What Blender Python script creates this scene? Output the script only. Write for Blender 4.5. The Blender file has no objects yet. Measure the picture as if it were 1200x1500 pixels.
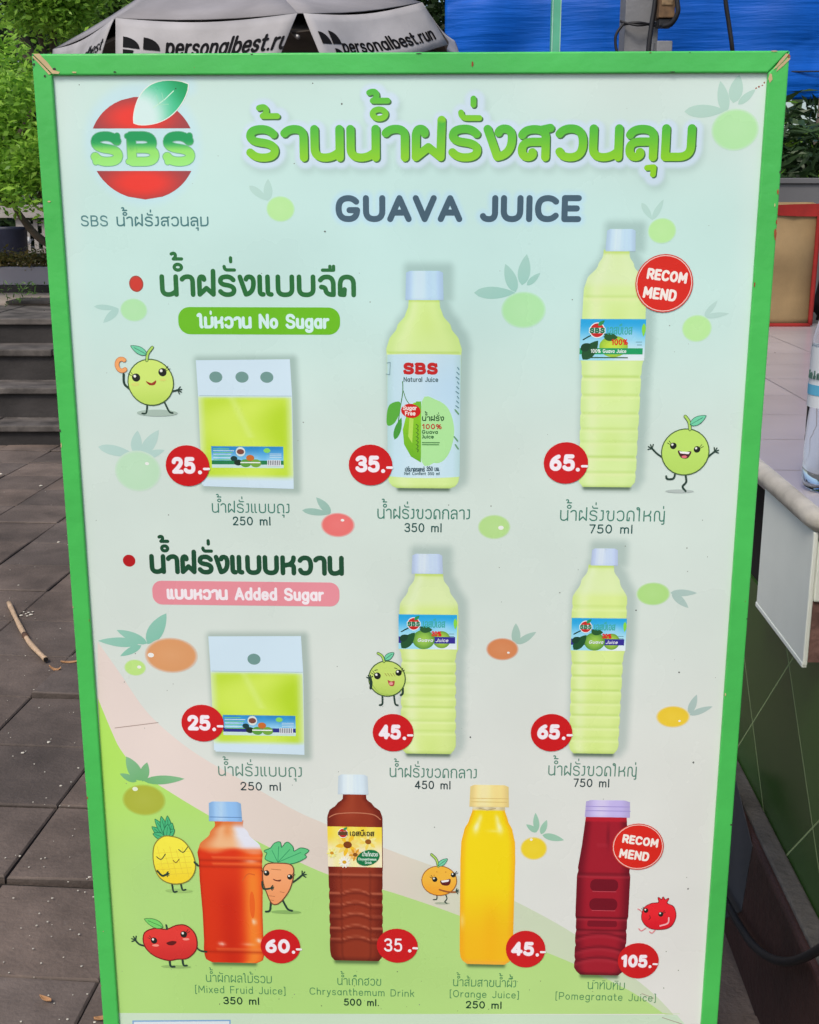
import bpy, bmesh, math, random
import numpy as np
from mathutils import Vector, Matrix, geometry
R = math.radians
S = bpy.context.scene
COL = S.collection
random.seed(7); RNG = np.random.default_rng(7)

# ------------------------------------------------------------------ camera
F_PX, PITCH, CAM_H = 1750.0, R(14.42), 1.45
cam = bpy.data.cameras.new('camera'); cam_o = bpy.data.objects.new('camera', cam); COL.objects.link(cam_o)
cam.sensor_fit = 'HORIZONTAL'; cam.sensor_width = 36.0; cam.lens = 36.0 * F_PX / 1200.0
cam.clip_start = 0.05; cam.clip_end = 500
cam_o.location = (0, 0, CAM_H); cam_o.rotation_euler = (R(90) - PITCH, 0, 0)
S.camera = cam_o
# ------------------------------------------------------------------ sky, sun, exposure
w = bpy.data.worlds.new('World'); S.world = w; w.use_nodes = True
nt = w.node_tree; nt.nodes.clear()
sky = nt.nodes.new('ShaderNodeTexSky'); sky.sky_type = 'NISHITA'; sky.sun_disc = False
SUN_EL, SUN_AZ = R(52), R(205)
sky.sun_elevation = SUN_EL; sky.sun_rotation = SUN_AZ
sky.dust_density = 3.0; sky.air_density = 1.0
bg = nt.nodes.new('ShaderNodeBackground'); bg.inputs[1].default_value = 0.125
wo = nt.nodes.new('ShaderNodeOutputWorld')
nt.links.new(sky.outputs[0], bg.inputs[0]); nt.links.new(bg.outputs[0], wo.inputs[0])
sun = bpy.data.lights.new('sun', 'SUN'); sun.energy = 1.5; sun.angle = R(18); sun.color = (1, .93, .83)
sun_o = bpy.data.objects.new('sun', sun); COL.objects.link(sun_o)
sd = Vector((math.sin(SUN_AZ) * math.cos(SUN_EL), math.cos(SUN_AZ) * math.cos(SUN_EL), math.sin(SUN_EL)))
sun_o.rotation_euler = (-sd).to_track_quat('-Z', 'Y').to_euler(); sun_o.location = sd * 30
S.view_settings.view_transform = 'Standard'; S.view_settings.look = 'None'
S.view_settings.exposure = 0.40; S.view_settings.gamma = 1.0
S.render.engine = 'CYCLES'
S.cycles.max_bounces = 8

# ------------------------------------------------------------------ helpers
def ray(px, py):
    x = (px - 600) / F_PX; u = (750 - py) / F_PX
    c, s = math.cos(PITCH), math.sin(PITCH)
    return Vector((x, c + s * u, -s + c * u))
CAMP = Vector((0, 0, CAM_H))
def at(px, py, Y):                      # the point of the place seen there at depth Y
    r = ray(px, py); return CAMP + r * (Y / r.y)
def atz(px, py, z):                     # ... at height z
    r = ray(px, py); return CAMP + r * ((z - CAM_H) / r.z)
def zat(py, Y): return at(600, py, Y).z
def yat(py, z): return atz(600, py, z).y

def lin(c):
    c = c / 255.0
    return c / 12.92 if c <= .04045 else ((c + .055) / 1.055) ** 2.4
def rgb(r, g, b, k=1.0): return (min(.9, lin(r) * k), min(.9, lin(g) * k), min(.9, lin(b) * k), 1.0)

def tag(o, label=None, cat=None, group=None, kind=None):
    if label: o['label'] = label
    if cat: o['category'] = cat
    if group: o['group'] = group
    if kind: o['kind'] = kind
    return o
def link(name, me, mats, parent=None):
    o = bpy.data.objects.new(name, me); COL.objects.link(o)
    for m in (mats if isinstance(mats, (list, tuple)) else [mats]): me.materials.append(m)
    if parent: o.parent = parent
    return o
def empty(name, loc, rz=0.0):
    o = bpy.data.objects.new(name, None); COL.objects.link(o); o.location = loc; o.rotation_euler = (0, 0, rz)
    o.empty_display_size = .1
    return o
def mesh_obj(name, verts, faces, mats, parent=None, smooth=False, mi=None):
    me = bpy.data.meshes.new(name); me.from_pydata([tuple(v) for v in verts], [], faces); me.update()
    o = link(name, me, mats, parent)
    if smooth: me.polygons.foreach_set('use_smooth', [True] * len(me.polygons))
    if mi is not None: me.polygons.foreach_set('material_index', mi)
    return o
class MB:                               # collects shapes into one mesh
    def __init__(s): s.v = []; s.f = []; s.m = []
    def add(s, vs, fs, m=0):
        b = len(s.v); s.v += [tuple(v) for v in vs]; s.f += [tuple(b + i for i in f) for f in fs]; s.m += [m] * len(fs); return s
    def box(s, a, b, m=0, bev=0.0, mat=None):
        bm = bmesh.new(); bmesh.ops.create_cube(bm, size=1)
        for v in bm.verts: v.co = Vector([(a[i] + b[i]) / 2 + v.co[i] * (b[i] - a[i]) for i in range(3)])
        if bev: bmesh.ops.bevel(bm, geom=bm.edges[:], offset=bev, segments=2, profile=.5, affect='EDGES')
        if mat: bmesh.ops.transform(bm, matrix=mat, verts=bm.verts)
        bm.verts.index_update()
        s.add([v.co[:] for v in bm.verts], [[v.index for v in f.verts] for f in bm.faces], m); bm.free(); return s
    def tube(s, pts, r, n=8, m=0, cap=True):
        pts = [Vector(p) for p in pts]; k = len(pts); rs = r if isinstance(r, (list, tuple)) else [r] * k
        vs = []; fs = []; up = Vector((0.13, .31, .95))
        for i, p in enumerate(pts):
            d = (pts[min(i + 1, k - 1)] - pts[max(i - 1, 0)]).normalized()
            a = d.cross(up); a = a.normalized() if a.length > 1e-4 else d.orthogonal().normalized()
            b = d.cross(a)
            for j in range(n):
                t = 2 * math.pi * j / n; vs.append(p + (a * math.cos(t) + b * math.sin(t)) * rs[i])
        for i in range(k - 1):
            for j in range(n): fs.append((i * n + j, i * n + (j + 1) % n, (i + 1) * n + (j + 1) % n, (i + 1) * n + j))
        if cap: fs.append(tuple(range(n))[::-1]); fs.append(tuple((k - 1) * n + j for j in range(n)))
        return s.add(vs, fs, m)
    def lathe(s, prof, n=24, m=0, c=(0, 0, 0)):
        vs = []; fs = []
        for r, z in prof:
            for j in range(n):
                t = 2 * math.pi * j / n; vs.append((c[0] + r * math.cos(t), c[1] + r * math.sin(t), c[2] + z))
        for i in range(len(prof) - 1):
            for j in range(n): fs.append((i * n + j, i * n + (j + 1) % n, (i + 1) * n + (j + 1) % n, (i + 1) * n + j))
        return s.add(vs, fs, m)
    def build(s, name, mats, parent=None, smooth=False): return mesh_obj(name, s.v, s.f, mats, parent, smooth, s.m)
def smooth_pts(ps, n=6):
    ps = [Vector(p) for p in ps]; out = []
    for i in range(len(ps) - 1):
        p0 = ps[max(i - 1, 0)]; p1 = ps[i]; p2 = ps[i + 1]; p3 = ps[min(i + 2, len(ps) - 1)]
        for k in range(n):
            t = k / n
            out.append(.5 * ((2 * p1) + (p2 - p0) * t + (2 * p0 - 5 * p1 + 4 * p2 - p3) * t * t + (3 * p1 - p0 - 3 * p2 + p3) * t ** 3))
    out.append(ps[-1]); return out

# ------------------------------------------------------------------ materials
def mat(name, base, rough=.7, var=.25, scale=6.0, bump=.0, bscale=40.0, spec=.4, base2=None, metal=0, detail=6, coords='Object', trans=0.0):
    m = bpy.data.materials.new(name); m.use_nodes = True; n = m.node_tree; L = n.links; b = n.nodes['Principled BSDF']
    b.inputs['Roughness'].default_value = rough; b.inputs['Specular IOR Level'].default_value = spec; b.inputs['Metallic'].default_value = metal
    tc = n.nodes.new('ShaderNodeTexCoord')
    no = n.nodes.new('ShaderNodeTexNoise'); no.inputs['Scale'].default_value = scale; no.inputs['Detail'].default_value = detail
    L.new(tc.outputs[coords], no.inputs['Vector'])
    r = n.nodes.new('ShaderNodeValToRGB')
    c1 = tuple(x * (1 - var) for x in base[:3]) + (1,); c2 = tuple(min(.95, x * (1 + var)) for x in (base2 or base)[:3]) + (1,)
    r.color_ramp.elements[0].position = .3; r.color_ramp.elements[1].position = .7
    r.color_ramp.elements[0].color = c1; r.color_ramp.elements[1].color = c2
    L.new(no.outputs['Fac'], r.inputs['Fac']); L.new(r.outputs['Color'], b.inputs['Base Color'])
    if bump:
        n2 = n.nodes.new('ShaderNodeTexNoise'); n2.inputs['Scale'].default_value = bscale; n2.inputs['Detail'].default_value = 5
        L.new(tc.outputs[coords], n2.inputs['Vector'])
        bp_ = n.nodes.new('ShaderNodeBump'); bp_.inputs['Strength'].default_value = bump; bp_.inputs['Distance'].default_value = .01
        L.new(n2.outputs['Fac'], bp_.inputs['Height']); L.new(bp_.outputs['Normal'], b.inputs['Normal'])
    m['ramp'] = r.name
    return m
def leaf_mat(name, c1, c2, trans=.25):
    m = bpy.data.materials.new(name); m.use_nodes = True; n = m.node_tree; L = n.links; b = n.nodes['Principled BSDF']
    at_ = n.nodes.new('ShaderNodeAttribute'); at_.attribute_name = 'shade'
    r = n.nodes.new('ShaderNodeValToRGB'); r.color_ramp.elements[0].color = c1 + (1,); r.color_ramp.elements[1].color = c2 + (1,)
    L.new(at_.outputs['Fac'], r.inputs['Fac']); L.new(r.outputs['Color'], b.inputs['Base Color'])
    b.inputs['Roughness'].default_value = .45; b.inputs['Specular IOR Level'].default_value = .4
    t = n.nodes.new('ShaderNodeBsdfTranslucent'); L.new(r.outputs['Color'], t.inputs['Color'])
    mx = n.nodes.new('ShaderNodeMixShader'); mx.inputs[0].default_value = trans
    L.new(b.outputs[0], mx.inputs[1]); L.new(t.outputs[0], mx.inputs[2]); L.new(mx.outputs[0], n.nodes['Material Output'].inputs[0])
    return m
# ------------------------------------------------------------------ stroke letters
# Every glyph is a set of pen strokes; M/L/Q/C as in SVG, y up, letter body 10 high; "O cx cy rx ry" is a ring.
G = {}
def g(ch, wd, d): G[ch] = (wd, d)
# Thai consonants and vowels
g('ร', 6.4, 'M6,8 Q5,9.7 3.3,9.7 Q.6,9.7 .6,7.4 Q.6,5.7 3.2,5.3 Q6.2,4.8 6.2,2.7 Q6.2,.3 3.4,.3 Q1.6,.3 .5,2')
g('า', 5, 'M.4,8.3 Q1.2,9.7 2.8,9.7 Q4.8,9.7 4.8,7 L4.8,.3')
g('น', 6.6, 'M.6,9.7 L.6,3.4 Q.6,.3 3,.3 Q5,.3 6.4,2.4 M6.4,9.7 L6.4,.3')
g('ฝ', 6.8, 'M2.6,8.2 Q2.6,9.7 1.6,9.7 Q.6,9.6 .6,7 L.6,.4 L3.5,3.7 L6.3,.4 L6.5,12.6')
g('ผ', 6.8, 'M2.6,8.2 Q2.6,9.7 1.6,9.7 Q.6,9.6 .6,7 L.6,.4 L3.5,3.7 L6.3,.4 L6.5,9.7')
g('พ', 7.6, 'M.6,9.7 L1.4,.4 L3.8,5.4 L6.2,.4 L7.2,9.7')
g('ง', 6, 'M.4,9.6 L2.7,.5 Q6,1.2 6,6.6 Q6,9.7 4.2,9.7 Q3.2,9.7 2.9,8.4')
g('j', 3.4, 'M1.4,9.7 L3,9.7 L3,3 Q3,.3 .4,.6')          # the light lettering's form of the same consonant
g('ส', 6.8, 'M.6,7.6 Q1.2,9.5 3.4,9.5 Q6,9.5 6,6.6 L6,.3 M4.6,9.2 L7,9.9 M6,5.4 L3,5.4 Q.6,5.4 .6,2.8 Q.6,.3 2.2,.4 Q3.4,.7 3,2')
g('ล', 6.2, 'M.6,7.6 Q1.2,9.5 3.4,9.5 Q6,9.5 6,6.6 L6,.3 M6,5.4 L3,5.4 Q.6,5.4 .6,2.8 Q.6,.3 2.2,.4 Q3.4,.7 3,2')
g('ว', 6, 'M.6,8 Q1.4,9.7 3.2,9.7 Q6,9.7 6,5 Q6,.3 3.2,.3 Q1.2,.3 .7,2.2')
g('ม', 6.8, 'M.8,9.7 L.8,.4 L3.8,.4 Q6.6,.4 6.6,4 L6.6,9.7')
g('แ', 5.6, 'M.6,9.7 L.6,2.2 Q.6,.3 2,.5 M3.9,9.7 L3.9,2.2 Q3.9,.3 5.3,.5')
g('เ', 2.4, 'M.6,9.7 L.6,2.2 Q.6,.3 2,.5')
g('บ', 6.8, 'M.6,9.7 L.6,3.4 Q.6,.3 3.5,.3 Q6.4,.3 6.4,3.4 L6.4,9.7')
g('ป', 6.8, 'M.6,9.7 L.6,3.4 Q.6,.3 3.5,.3 Q6.4,.3 6.4,3.4 L6.4,12.6')
g('จ', 6, 'M.6,8 Q1.6,9.7 3.3,9.7 Q6,9.7 6,5.4 L6,.4 Q3.2,.3 2.8,2.6 Q2.8,4.4 1,4.4')
g('ด', 6.6, 'M2.6,3.2 L2.4,.4 L.8,.6 L.8,5.4 Q.8,9.7 3.6,9.7 Q6.4,9.7 6.4,5.8 L6.4,.3')
g('ต', 6.6, 'M2.6,3.2 L2.4,.4 L.8,.6 L.8,5.4 Q.8,9.7 2.4,9.7 L3.6,8.4 L4.8,9.7 Q6.4,9.7 6.4,5.8 L6.4,.3')
g('ถ', 6.6, 'M2.4,.3 L.8,.4 L1,5 L.6,6.6 Q1,9.7 3.6,9.7 Q6.4,9.7 6.4,5.8 L6.4,.3')
g('ก', 6.6, 'M.8,.3 L.8,5 L1.6,6.2 L.5,7 Q1,9.7 3.6,9.7 Q6.4,9.7 6.4,5.8 L6.4,.3')
g('ข', 6.8, 'M.4,8.6 Q1,10.2 2.2,9.2 Q2.6,8 1.6,7 L1.6,3.2 Q1.6,.3 4,.3 Q6.4,.3 6.4,3.2 L6.4,9.7')
g('ห', 6.8, 'M.7,9.7 L.7,.3 M.7,4.8 L3.6,5.4 Q6.2,5.6 6.2,3.6 L6.2,.3 M3.6,5.4 Q6.2,6.6 6.2,9.7')
g('ไ', 3.4, 'M0,12 Q1,14 1.8,12.6 Q2.2,11.6 2.2,10 L2.2,2.2 Q2.3,.3 3.2,.5')
g('ใ', 3.4, 'M1.2,11 Q-.4,11.4 .2,12.8 Q2.4,13.6 2.2,10 L2.2,.3')
g('ญ', 9, 'M.7,.3 L.7,6 Q.7,9.7 2.8,9.7 Q4.8,9.7 4.8,6 L4.8,3.2 Q4.8,.3 6.7,.3 Q8.6,.3 8.6,3.2 L8.6,9.7 M8.6,3 L8.6,-2 Q8.4,-3 7,-2.6')
g('ฮ', 6.4, 'M.7,7.8 Q1.4,9.5 3.3,9.5 Q6,9.5 6,5 Q6,.3 3.3,.3 Q.7,.3 .7,3 Q.8,5 2.4,4.8 M4.6,9.2 L6.6,11')
g('อ', 6.2, 'M.7,7.8 Q1.4,9.7 3.3,9.7 Q6,9.7 6,5 Q6,.3 3.3,.3 Q.7,.3 .7,3 Q.8,5 2.4,4.8')
g('ย', 6.8, 'M.8,9.5 Q2.8,9.9 2.6,8 Q.7,7.2 .7,5.6 L.7,3.2 Q.7,.3 3.5,.3 Q6.4,.3 6.4,3.2 L6.4,9.7')
g('ท', 6.8, 'M.7,9.7 L.7,.3 M.7,3.6 Q3.6,9.7 5.2,9.7 Q6.4,9.7 6.4,8 L6.4,.3')
g('ธ', 6.4, 'M6,9 Q3,10.4 1,8.6 Q.4,6.4 3.4,6 Q6,5.8 6,3 Q6,.3 3.4,.3 Q.7,.3 .7,3.4')
# marks (drawn about x = 0, right edge of the letter they sit on)
g('้', 0, 'M0,2.9 Q1.5,3.8 1.7,2.2 Q1.7,1 .8,.3 L4.2,.3')
g('่', 0, 'M0,.2 L0,2.2')
g('๊', 0, 'M-1,.3 Q-.6,3 .6,2 Q1,1 .6,.5 M.6,1.6 Q1.6,3.4 2.4,2.4 L2.6,.3')
g('ั', 0, 'M-.6,2.2 Q-.5,.4 .8,.4 L3.6,.4')
g('ื', 0, 'M-1,.4 L3.6,.4 M2.1,.6 L2.1,2.4 M3.6,.4 L3.6,2.4')
g('ี', 0, 'M-1,.4 L3.4,.4 L3.4,2.6 M-1,.4 Q1.4,2.8 3,1')
g('ิ', 0, 'M-1,.4 L3.4,.4 Q1.2,3 -1,.4')
g('ึ', 0, 'M-1,.4 L3,.4 Q1,2.6 -1,.4 O3.4,1.6,.7,.7')
g('ุ', 0, 'M0,-2.4 L1.5,-2.2 L1.4,-4.6')
g('๐', 0, 'O0,0,1.5,1.5')
# Latin
g(' ', 4, '')
g('A', 7.4, 'M.3,.2 L3.7,9.8 L7.1,.2 M1.5,3.2 L5.9,3.2')
g('B', 6.8, 'M.6,.2 L.6,9.8 L3.4,9.8 Q6,9.8 6,7.4 Q6,5.2 3.4,5.2 L.6,5.2 M3.4,5.2 Q6.5,5.2 6.5,2.7 Q6.5,.2 3.6,.2 L.6,.2')
g('C', 7.6, 'M7,8.2 Q5.8,9.8 4,9.8 Q.5,9.8 .5,5 Q.5,.2 4,.2 Q5.8,.2 7,1.8')
g('D', 7.4, 'M.6,.2 L.6,9.8 L3,9.8 Q6.8,9.8 6.8,5 Q6.8,.2 3,.2 L.6,.2')
g('E', 6, 'M5.6,9.8 L.6,9.8 L.6,.2 L5.6,.2 M.6,5.1 L5,5.1')
g('F', 5.8, 'M5.6,9.8 L.6,9.8 L.6,.2 M.6,5 L5,5')
g('G', 8, 'M7,8.2 Q5.8,9.8 4.1,9.8 Q.5,9.8 .5,5 Q.5,.2 4.1,.2 Q7.2,.2 7.3,4.3 L4.5,4.3')
g('I', 1.4, 'M.7,.2 L.7,9.8')
g('J', 5.4, 'M4.8,9.8 L4.8,3.2 Q4.8,.2 2.6,.2 Q.8,.2 .4,1.6')
g('M', 8.8, 'M.6,.2 L.9,9.8 L4.4,3.2 L7.9,9.8 L8.2,.2')
g('N', 7.4, 'M.6,.2 L.6,9.8 L6.8,.2 L6.8,9.8')
g('O', 8, 'O4,5,3.5,4.8')
g('P', 6.6, 'M.6,.2 L.6,9.8 L3.6,9.8 Q6.3,9.8 6.3,7 Q6.3,4.2 3.6,4.2 L.6,4.2')
g('R', 6.8, 'M.6,.2 L.6,9.8 L3.6,9.8 Q6.3,9.8 6.3,7.2 Q6.3,4.6 3.6,4.6 L.6,4.6 M3.6,4.6 L6.5,.2')
g('S', 6.8, 'M6.2,8 Q5.2,9.8 3.4,9.8 Q.7,9.8 .7,7.4 Q.7,5.6 3.4,5.1 Q6.4,4.6 6.4,2.6 Q6.4,.2 3.4,.2 Q1.2,.2 .4,2')
g('U', 7.2, 'M.6,9.8 L.6,4 Q.6,.2 3.6,.2 Q6.6,.2 6.6,4 L6.6,9.8')
g('V', 7.2, 'M.3,9.8 L3.6,.2 L6.9,9.8')
def lo(ch, wd, d): G[ch] = (wd, d)
lo('a', 5.8, 'O2.9,3.4,2.4,3.2 M5.3,6.6 L5.3,.2')
lo('b', 5.8, 'M.6,10 L.6,.2 O3,3.4,2.4,3.2')
lo('c', 5.2, 'M4.8,5.6 Q4,6.6 2.9,6.6 Q.5,6.6 .5,3.4 Q.5,.2 2.9,.2 Q4,.2 4.8,1.2')
lo('d', 5.8, 'O2.9,3.4,2.4,3.2 M5.3,10 L5.3,.2')
lo('e', 5.6, 'M.6,3.5 L5.2,3.5 Q5.2,6.6 2.9,6.6 Q.5,6.6 .5,3.4 Q.5,.2 2.9,.2 Q4.2,.2 5,1.3')
lo('f', 3.6, 'M3.4,9.8 Q1.5,10.2 1.5,8 L1.5,.2 M.2,6.4 L3.2,6.4')
lo('g', 5.8, 'O2.9,3.4,2.4,3.2 M5.3,6.6 L5.3,-.6 Q5.3,-3 2.9,-3 Q1.4,-3 .7,-2')
lo('h', 5.6, 'M.6,10 L.6,.2 M.6,4 Q.8,6.6 2.9,6.6 Q5,6.6 5,4 L5,.2')
lo('i', 1.4, 'M.7,6.6 L.7,.2 M.7,9 L.7,9.3')
lo('k', 5, 'M.6,10 L.6,.2 M4.6,6.6 L.8,3.2 M2.2,4.4 L4.8,.2')
lo('l', 1.4, 'M.7,10 L.7,.2')
lo('m', 8.6, 'M.6,6.6 L.6,.2 M.6,4.4 Q.8,6.6 2.5,6.6 Q4.3,6.6 4.3,4.4 L4.3,.2 M4.3,4.4 Q4.5,6.6 6.2,6.6 Q8,6.6 8,4.4 L8,.2')
lo('n', 5.6, 'M.6,6.6 L.6,.2 M.6,4 Q.8,6.6 2.9,6.6 Q5,6.6 5,4 L5,.2')
lo('o', 5.8, 'O2.9,3.4,2.4,3.2')
lo('p', 5.8, 'M.6,6.6 L.6,-3 O3,3.4,2.4,3.2')
lo('r', 3.8, 'M.6,6.6 L.6,.2 M.6,3.8 Q1,6.6 3.5,6.5')
lo('s', 4.8, 'M4.2,5.6 Q3.6,6.6 2.4,6.6 Q.6,6.6 .6,5 Q.6,3.7 2.4,3.4 Q4.3,3.1 4.3,1.8 Q4.3,.2 2.4,.2 Q1,.2 .4,1.3')
lo('t', 3.8, 'M1.5,9 L1.5,2 Q1.5,.1 3.4,.3 M.2,6.5 L3.3,6.5')
lo('u', 5.6, 'M.6,6.6 L.6,2.8 Q.6,.2 2.8,.2 Q5,.2 5,2.8 M5,6.6 L5,.2')
lo('v', 5, 'M.3,6.6 L2.5,.2 L4.7,6.6')
lo('x', 5, 'M.4,6.6 L4.6,.2 M4.6,6.6 L.4,.2')
lo('y', 5.2, 'M.4,6.6 L2.7,.5 M4.9,6.6 L2.2,-1.8 Q1.6,-3.2 .4,-2.8')
lo('0', 6.6, 'O3.3,5,2.7,4.8'); lo('1', 4, 'M.6,7.8 L2.8,9.8 L2.8,.2')
lo('2', 6, 'M.6,7.4 Q.8,9.8 3,9.8 Q5.4,9.8 5.4,7.2 Q5.4,5.4 .6,.2 L5.6,.2')
lo('3', 6, 'M.6,8.4 Q1.4,9.8 3,9.8 Q5.3,9.8 5.3,7.5 Q5.3,5.2 2.4,5.2 M2.4,5.2 Q5.6,5.2 5.6,2.7 Q5.6,.2 3,.2 Q1.2,.2 .4,1.8')
lo('4', 6.6, 'M4.6,.2 L4.6,9.8 L.5,2.6 L6.2,2.6')
lo('5', 6, 'M5.2,9.8 L1.4,9.8 L1,5.4 Q2,6.2 3.2,6.2 Q5.6,6.2 5.6,3.2 Q5.6,.2 3,.2 Q1.2,.2 .4,1.6')
lo('6', 6.2, 'M4.8,9.6 Q.6,7.6 .6,3.2 O3.1,3.1,2.5,2.9')
lo('7', 5.6, 'M.4,9.8 L5.4,9.8 L2,.2'); lo('%', 9, 'O2.2,7.4,1.7,2.2 O6.8,2.6,1.7,2.2 M6.8,9.6 L2.2,.4')
lo('(', 2.6, 'M2.2,10.6 L.8,10.4 L.8,-1.4 L2.2,-1.6'); lo(')', 2.6, 'M.4,10.6 L1.8,10.4 L1.8,-1.4 L.4,-1.6')
lo('.', 1.6, 'M.8,.4 L.8,.5'); lo('-', 3.6, 'M.4,3 L3.2,3')
LOW_MARK = {'ุ'}
UP1 = {'ั', 'ื', 'ี', 'ิ', 'ึ'}
TONE = {'้', '่', '๊'}
import re
def flat(d, q=7):                       # a path as polylines
    out = []; cur = None
    for cmd, arg in re.findall(r'([MLQCO])([^MLQCO]*)', d):
        a = [float(x) for x in re.findall(r'-?[\d.]+', arg)]
        if cmd == 'M': cur = [(a[0], a[1])]; out.append(cur)
        elif cmd == 'L': cur.append((a[0], a[1]))
        elif cmd == 'Q':
            x0, y0 = cur[-1]
            for i in range(1, q + 1):
                t = i / q; cur.append(((1 - t) ** 2 * x0 + 2 * t * (1 - t) * a[0] + t * t * a[2], (1 - t) ** 2 * y0 + 2 * t * (1 - t) * a[1] + t * t * a[3]))
        elif cmd == 'O':
            out.append([(a[0] + a[2] * math.cos(2 * math.pi * i / 22), a[1] + a[3] * math.sin(2 * math.pi * i / 22)) for i in range(23)])
    return out
def layout(s, gap=2.0, bold=False):     # list of (polylines, pen factor) per glyph and the extent
    UPY, TOY, TUP, NKY, NTY, MK = (12.8, 13.7, 3.6, 14.6, 18.6, .7) if bold else (11.8, 12.2, 3.1, 13.4, 16.9, .9)
    x = 0.0; res = []; base_r = 0.0; mark = 0.0
    for i, ch in enumerate(s):
        if ch == 'ำ':
            up = [(px + x - 1.1, py + NKY) for px, py in flat(G['๐'][1])[0]]
            res.append(([up], MK)); wd, d = G['า']
            res.append(([[(px + x, py) for px, py in p] for p in flat(d)], 1)); x += wd + gap; base_r = x - gap; mark = 0
            continue
        wd, d = G[ch]
        if ch in UP1:
            res.append(([[(px + base_r - 3.4, py + UPY) for px, py in p] for p in flat(d)], MK)); mark = TUP
        elif ch in TONE:
            nk = i + 1 < len(s) and s[i + 1] == 'ำ'
            dy = NTY if nk else TOY + mark
            dx = -1.6 if nk else (-3.6 if ch == '้' else -1.2)
            if ch == '๊': dx = -3
            res.append(([[(px + base_r + dx, py + dy) for px, py in p] for p in flat(d)], MK))
        elif ch in LOW_MARK:
            res.append(([[(px + base_r - 1.4, py - (.8 if bold else 0)) for px, py in p] for p in flat(d)], MK))
        else:
            if d: res.append(([[(px + x, py) for px, py in p] for p in flat(d)], 1))
            x += wd + gap; base_r = x - gap; mark = 0
    return res, x - gap
def pen(polys, w, n=12):                # outline polygons (quads and discs) of pen strokes
    out = []; r = w / 2
    for p in polys:
        for i in range(len(p) - 1):
            (ax, ay), (bx, by) = p[i], p[i + 1]; dx, dy = bx - ax, by - ay; l = math.hypot(dx, dy)
            if l < 1e-6: continue
            nx, ny = -dy / l * r, dx / l * r
            out.append([(ax - nx, ay - ny), (bx - nx, by - ny), (bx + nx, by + ny), (ax + nx, ay + ny)])
        for (ax, ay) in p:
            out.append([(ax + r * math.cos(2 * math.pi * k / n + .1), ay + r * math.sin(2 * math.pi * k / n + .1)) for k in range(n)])
    return out
def union(polys):
    vs = []; fs = []
    for p in polys:
        b = len(vs); vs += [Vector(q) for q in p]; fs.append(list(range(b, b + len(p))))
    if not fs: return [], []
    r = geometry.delaunay_2d_cdt(vs, [], fs, 0, 1e-4)
    keep = [f for f, o in zip(r[2], r[5]) if o]
    return [tuple(v) for v in r[0]], keep
# ------------------------------------------------------------------ the menu sign: its plane, and flat print on it
SIGN_Y, SIGN_YAW = 1.3, R(-2.0)
SX = Vector((math.cos(SIGN_YAW), math.sin(SIGN_YAW), 0)); SN = Vector((math.sin(SIGN_YAW), -math.cos(SIGN_YAW), 0))
SP = Vector((0, SIGN_Y, 0))
def buv(px, py):                        # point of the sign's face: metres along it, metres above the ground
    r = ray(px, py); t = SN.dot(SP - CAMP) / SN.dot(r); P = CAMP + r * t
    return ((P - SP).dot(SX), P.z)
INK = 1.17
def ink(c):
    a = c[3] if len(c) > 3 else 1.0
    return (min(.92, lin(c[0]) * INK), min(.92, lin(c[1]) * INK), min(.92, lin(c[2]) * INK), a)
def mixc(a, b, t):
    t = max(0, min(1, t)); n = max(len(a), len(b))
    a = tuple(a) + (1,) * (n - len(a)); b = tuple(b) + (1,) * (n - len(b))
    return tuple(a[i] + (b[i] - a[i]) * t for i in range(n))
def ss(a, b, x):
    t = max(0, min(1, (x - a) / (b - a))); return t * t * (3 - 2 * t)
STEP = .000008
def print_mat():
    m = bpy.data.materials.new('printed_vinyl'); m.use_nodes = True; n = m.node_tree; L = n.links; b = n.nodes['Principled BSDF']
    a = n.nodes.new('ShaderNodeVertexColor'); a.layer_name = 'ink'
    tc = n.nodes.new('ShaderNodeTexCoord'); no = n.nodes.new('ShaderNodeTexNoise'); no.inputs['Scale'].default_value = 5; no.inputs['Detail'].default_value = 8
    L.new(tc.outputs['Object'], no.inputs['Vector'])
    mr = n.nodes.new('ShaderNodeMapRange'); mr.inputs[1].default_value = .3; mr.inputs[2].default_value = .7; mr.inputs[3].default_value = .95; mr.inputs[4].default_value = 1.02
    L.new(no.outputs['Fac'], mr.inputs[0])
    mx = n.nodes.new('ShaderNodeMix'); mx.data_type = 'RGBA'; mx.blend_type = 'MULTIPLY'; mx.inputs[0].default_value = 1
    L.new(a.outputs['Color'], mx.inputs[6]); L.new(mr.outputs[0], mx.inputs[7]); L.new(mx.outputs[2], b.inputs['Base Color'])
    b.inputs['Roughness'].default_value = .24; b.inputs['Specular IOR Level'].default_value = .45
    rm = n.nodes.new('ShaderNodeMapRange'); rm.inputs[1].default_value = .35; rm.inputs[2].default_value = .65; rm.inputs[3].default_value = .16; rm.inputs[4].default_value = .42; L.new(no.outputs['Fac'], rm.inputs[0]); L.new(rm.outputs[0], b.inputs['Roughness'])
    n3 = n.nodes.new('ShaderNodeTexNoise'); n3.inputs['Scale'].default_value = 3.2; n3.inputs['Detail'].default_value = 2
    L.new(tc.outputs['Object'], n3.inputs['Vector']); bp_ = n.nodes.new('ShaderNodeBump'); bp_.inputs['Strength'].default_value = .4; bp_.inputs['Distance'].default_value = .02
    L.new(n3.outputs['Fac'], bp_.inputs['Height']); L.new(bp_.outputs['Normal'], b.inputs['Normal'])
    return m
PM = print_mat()
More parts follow.
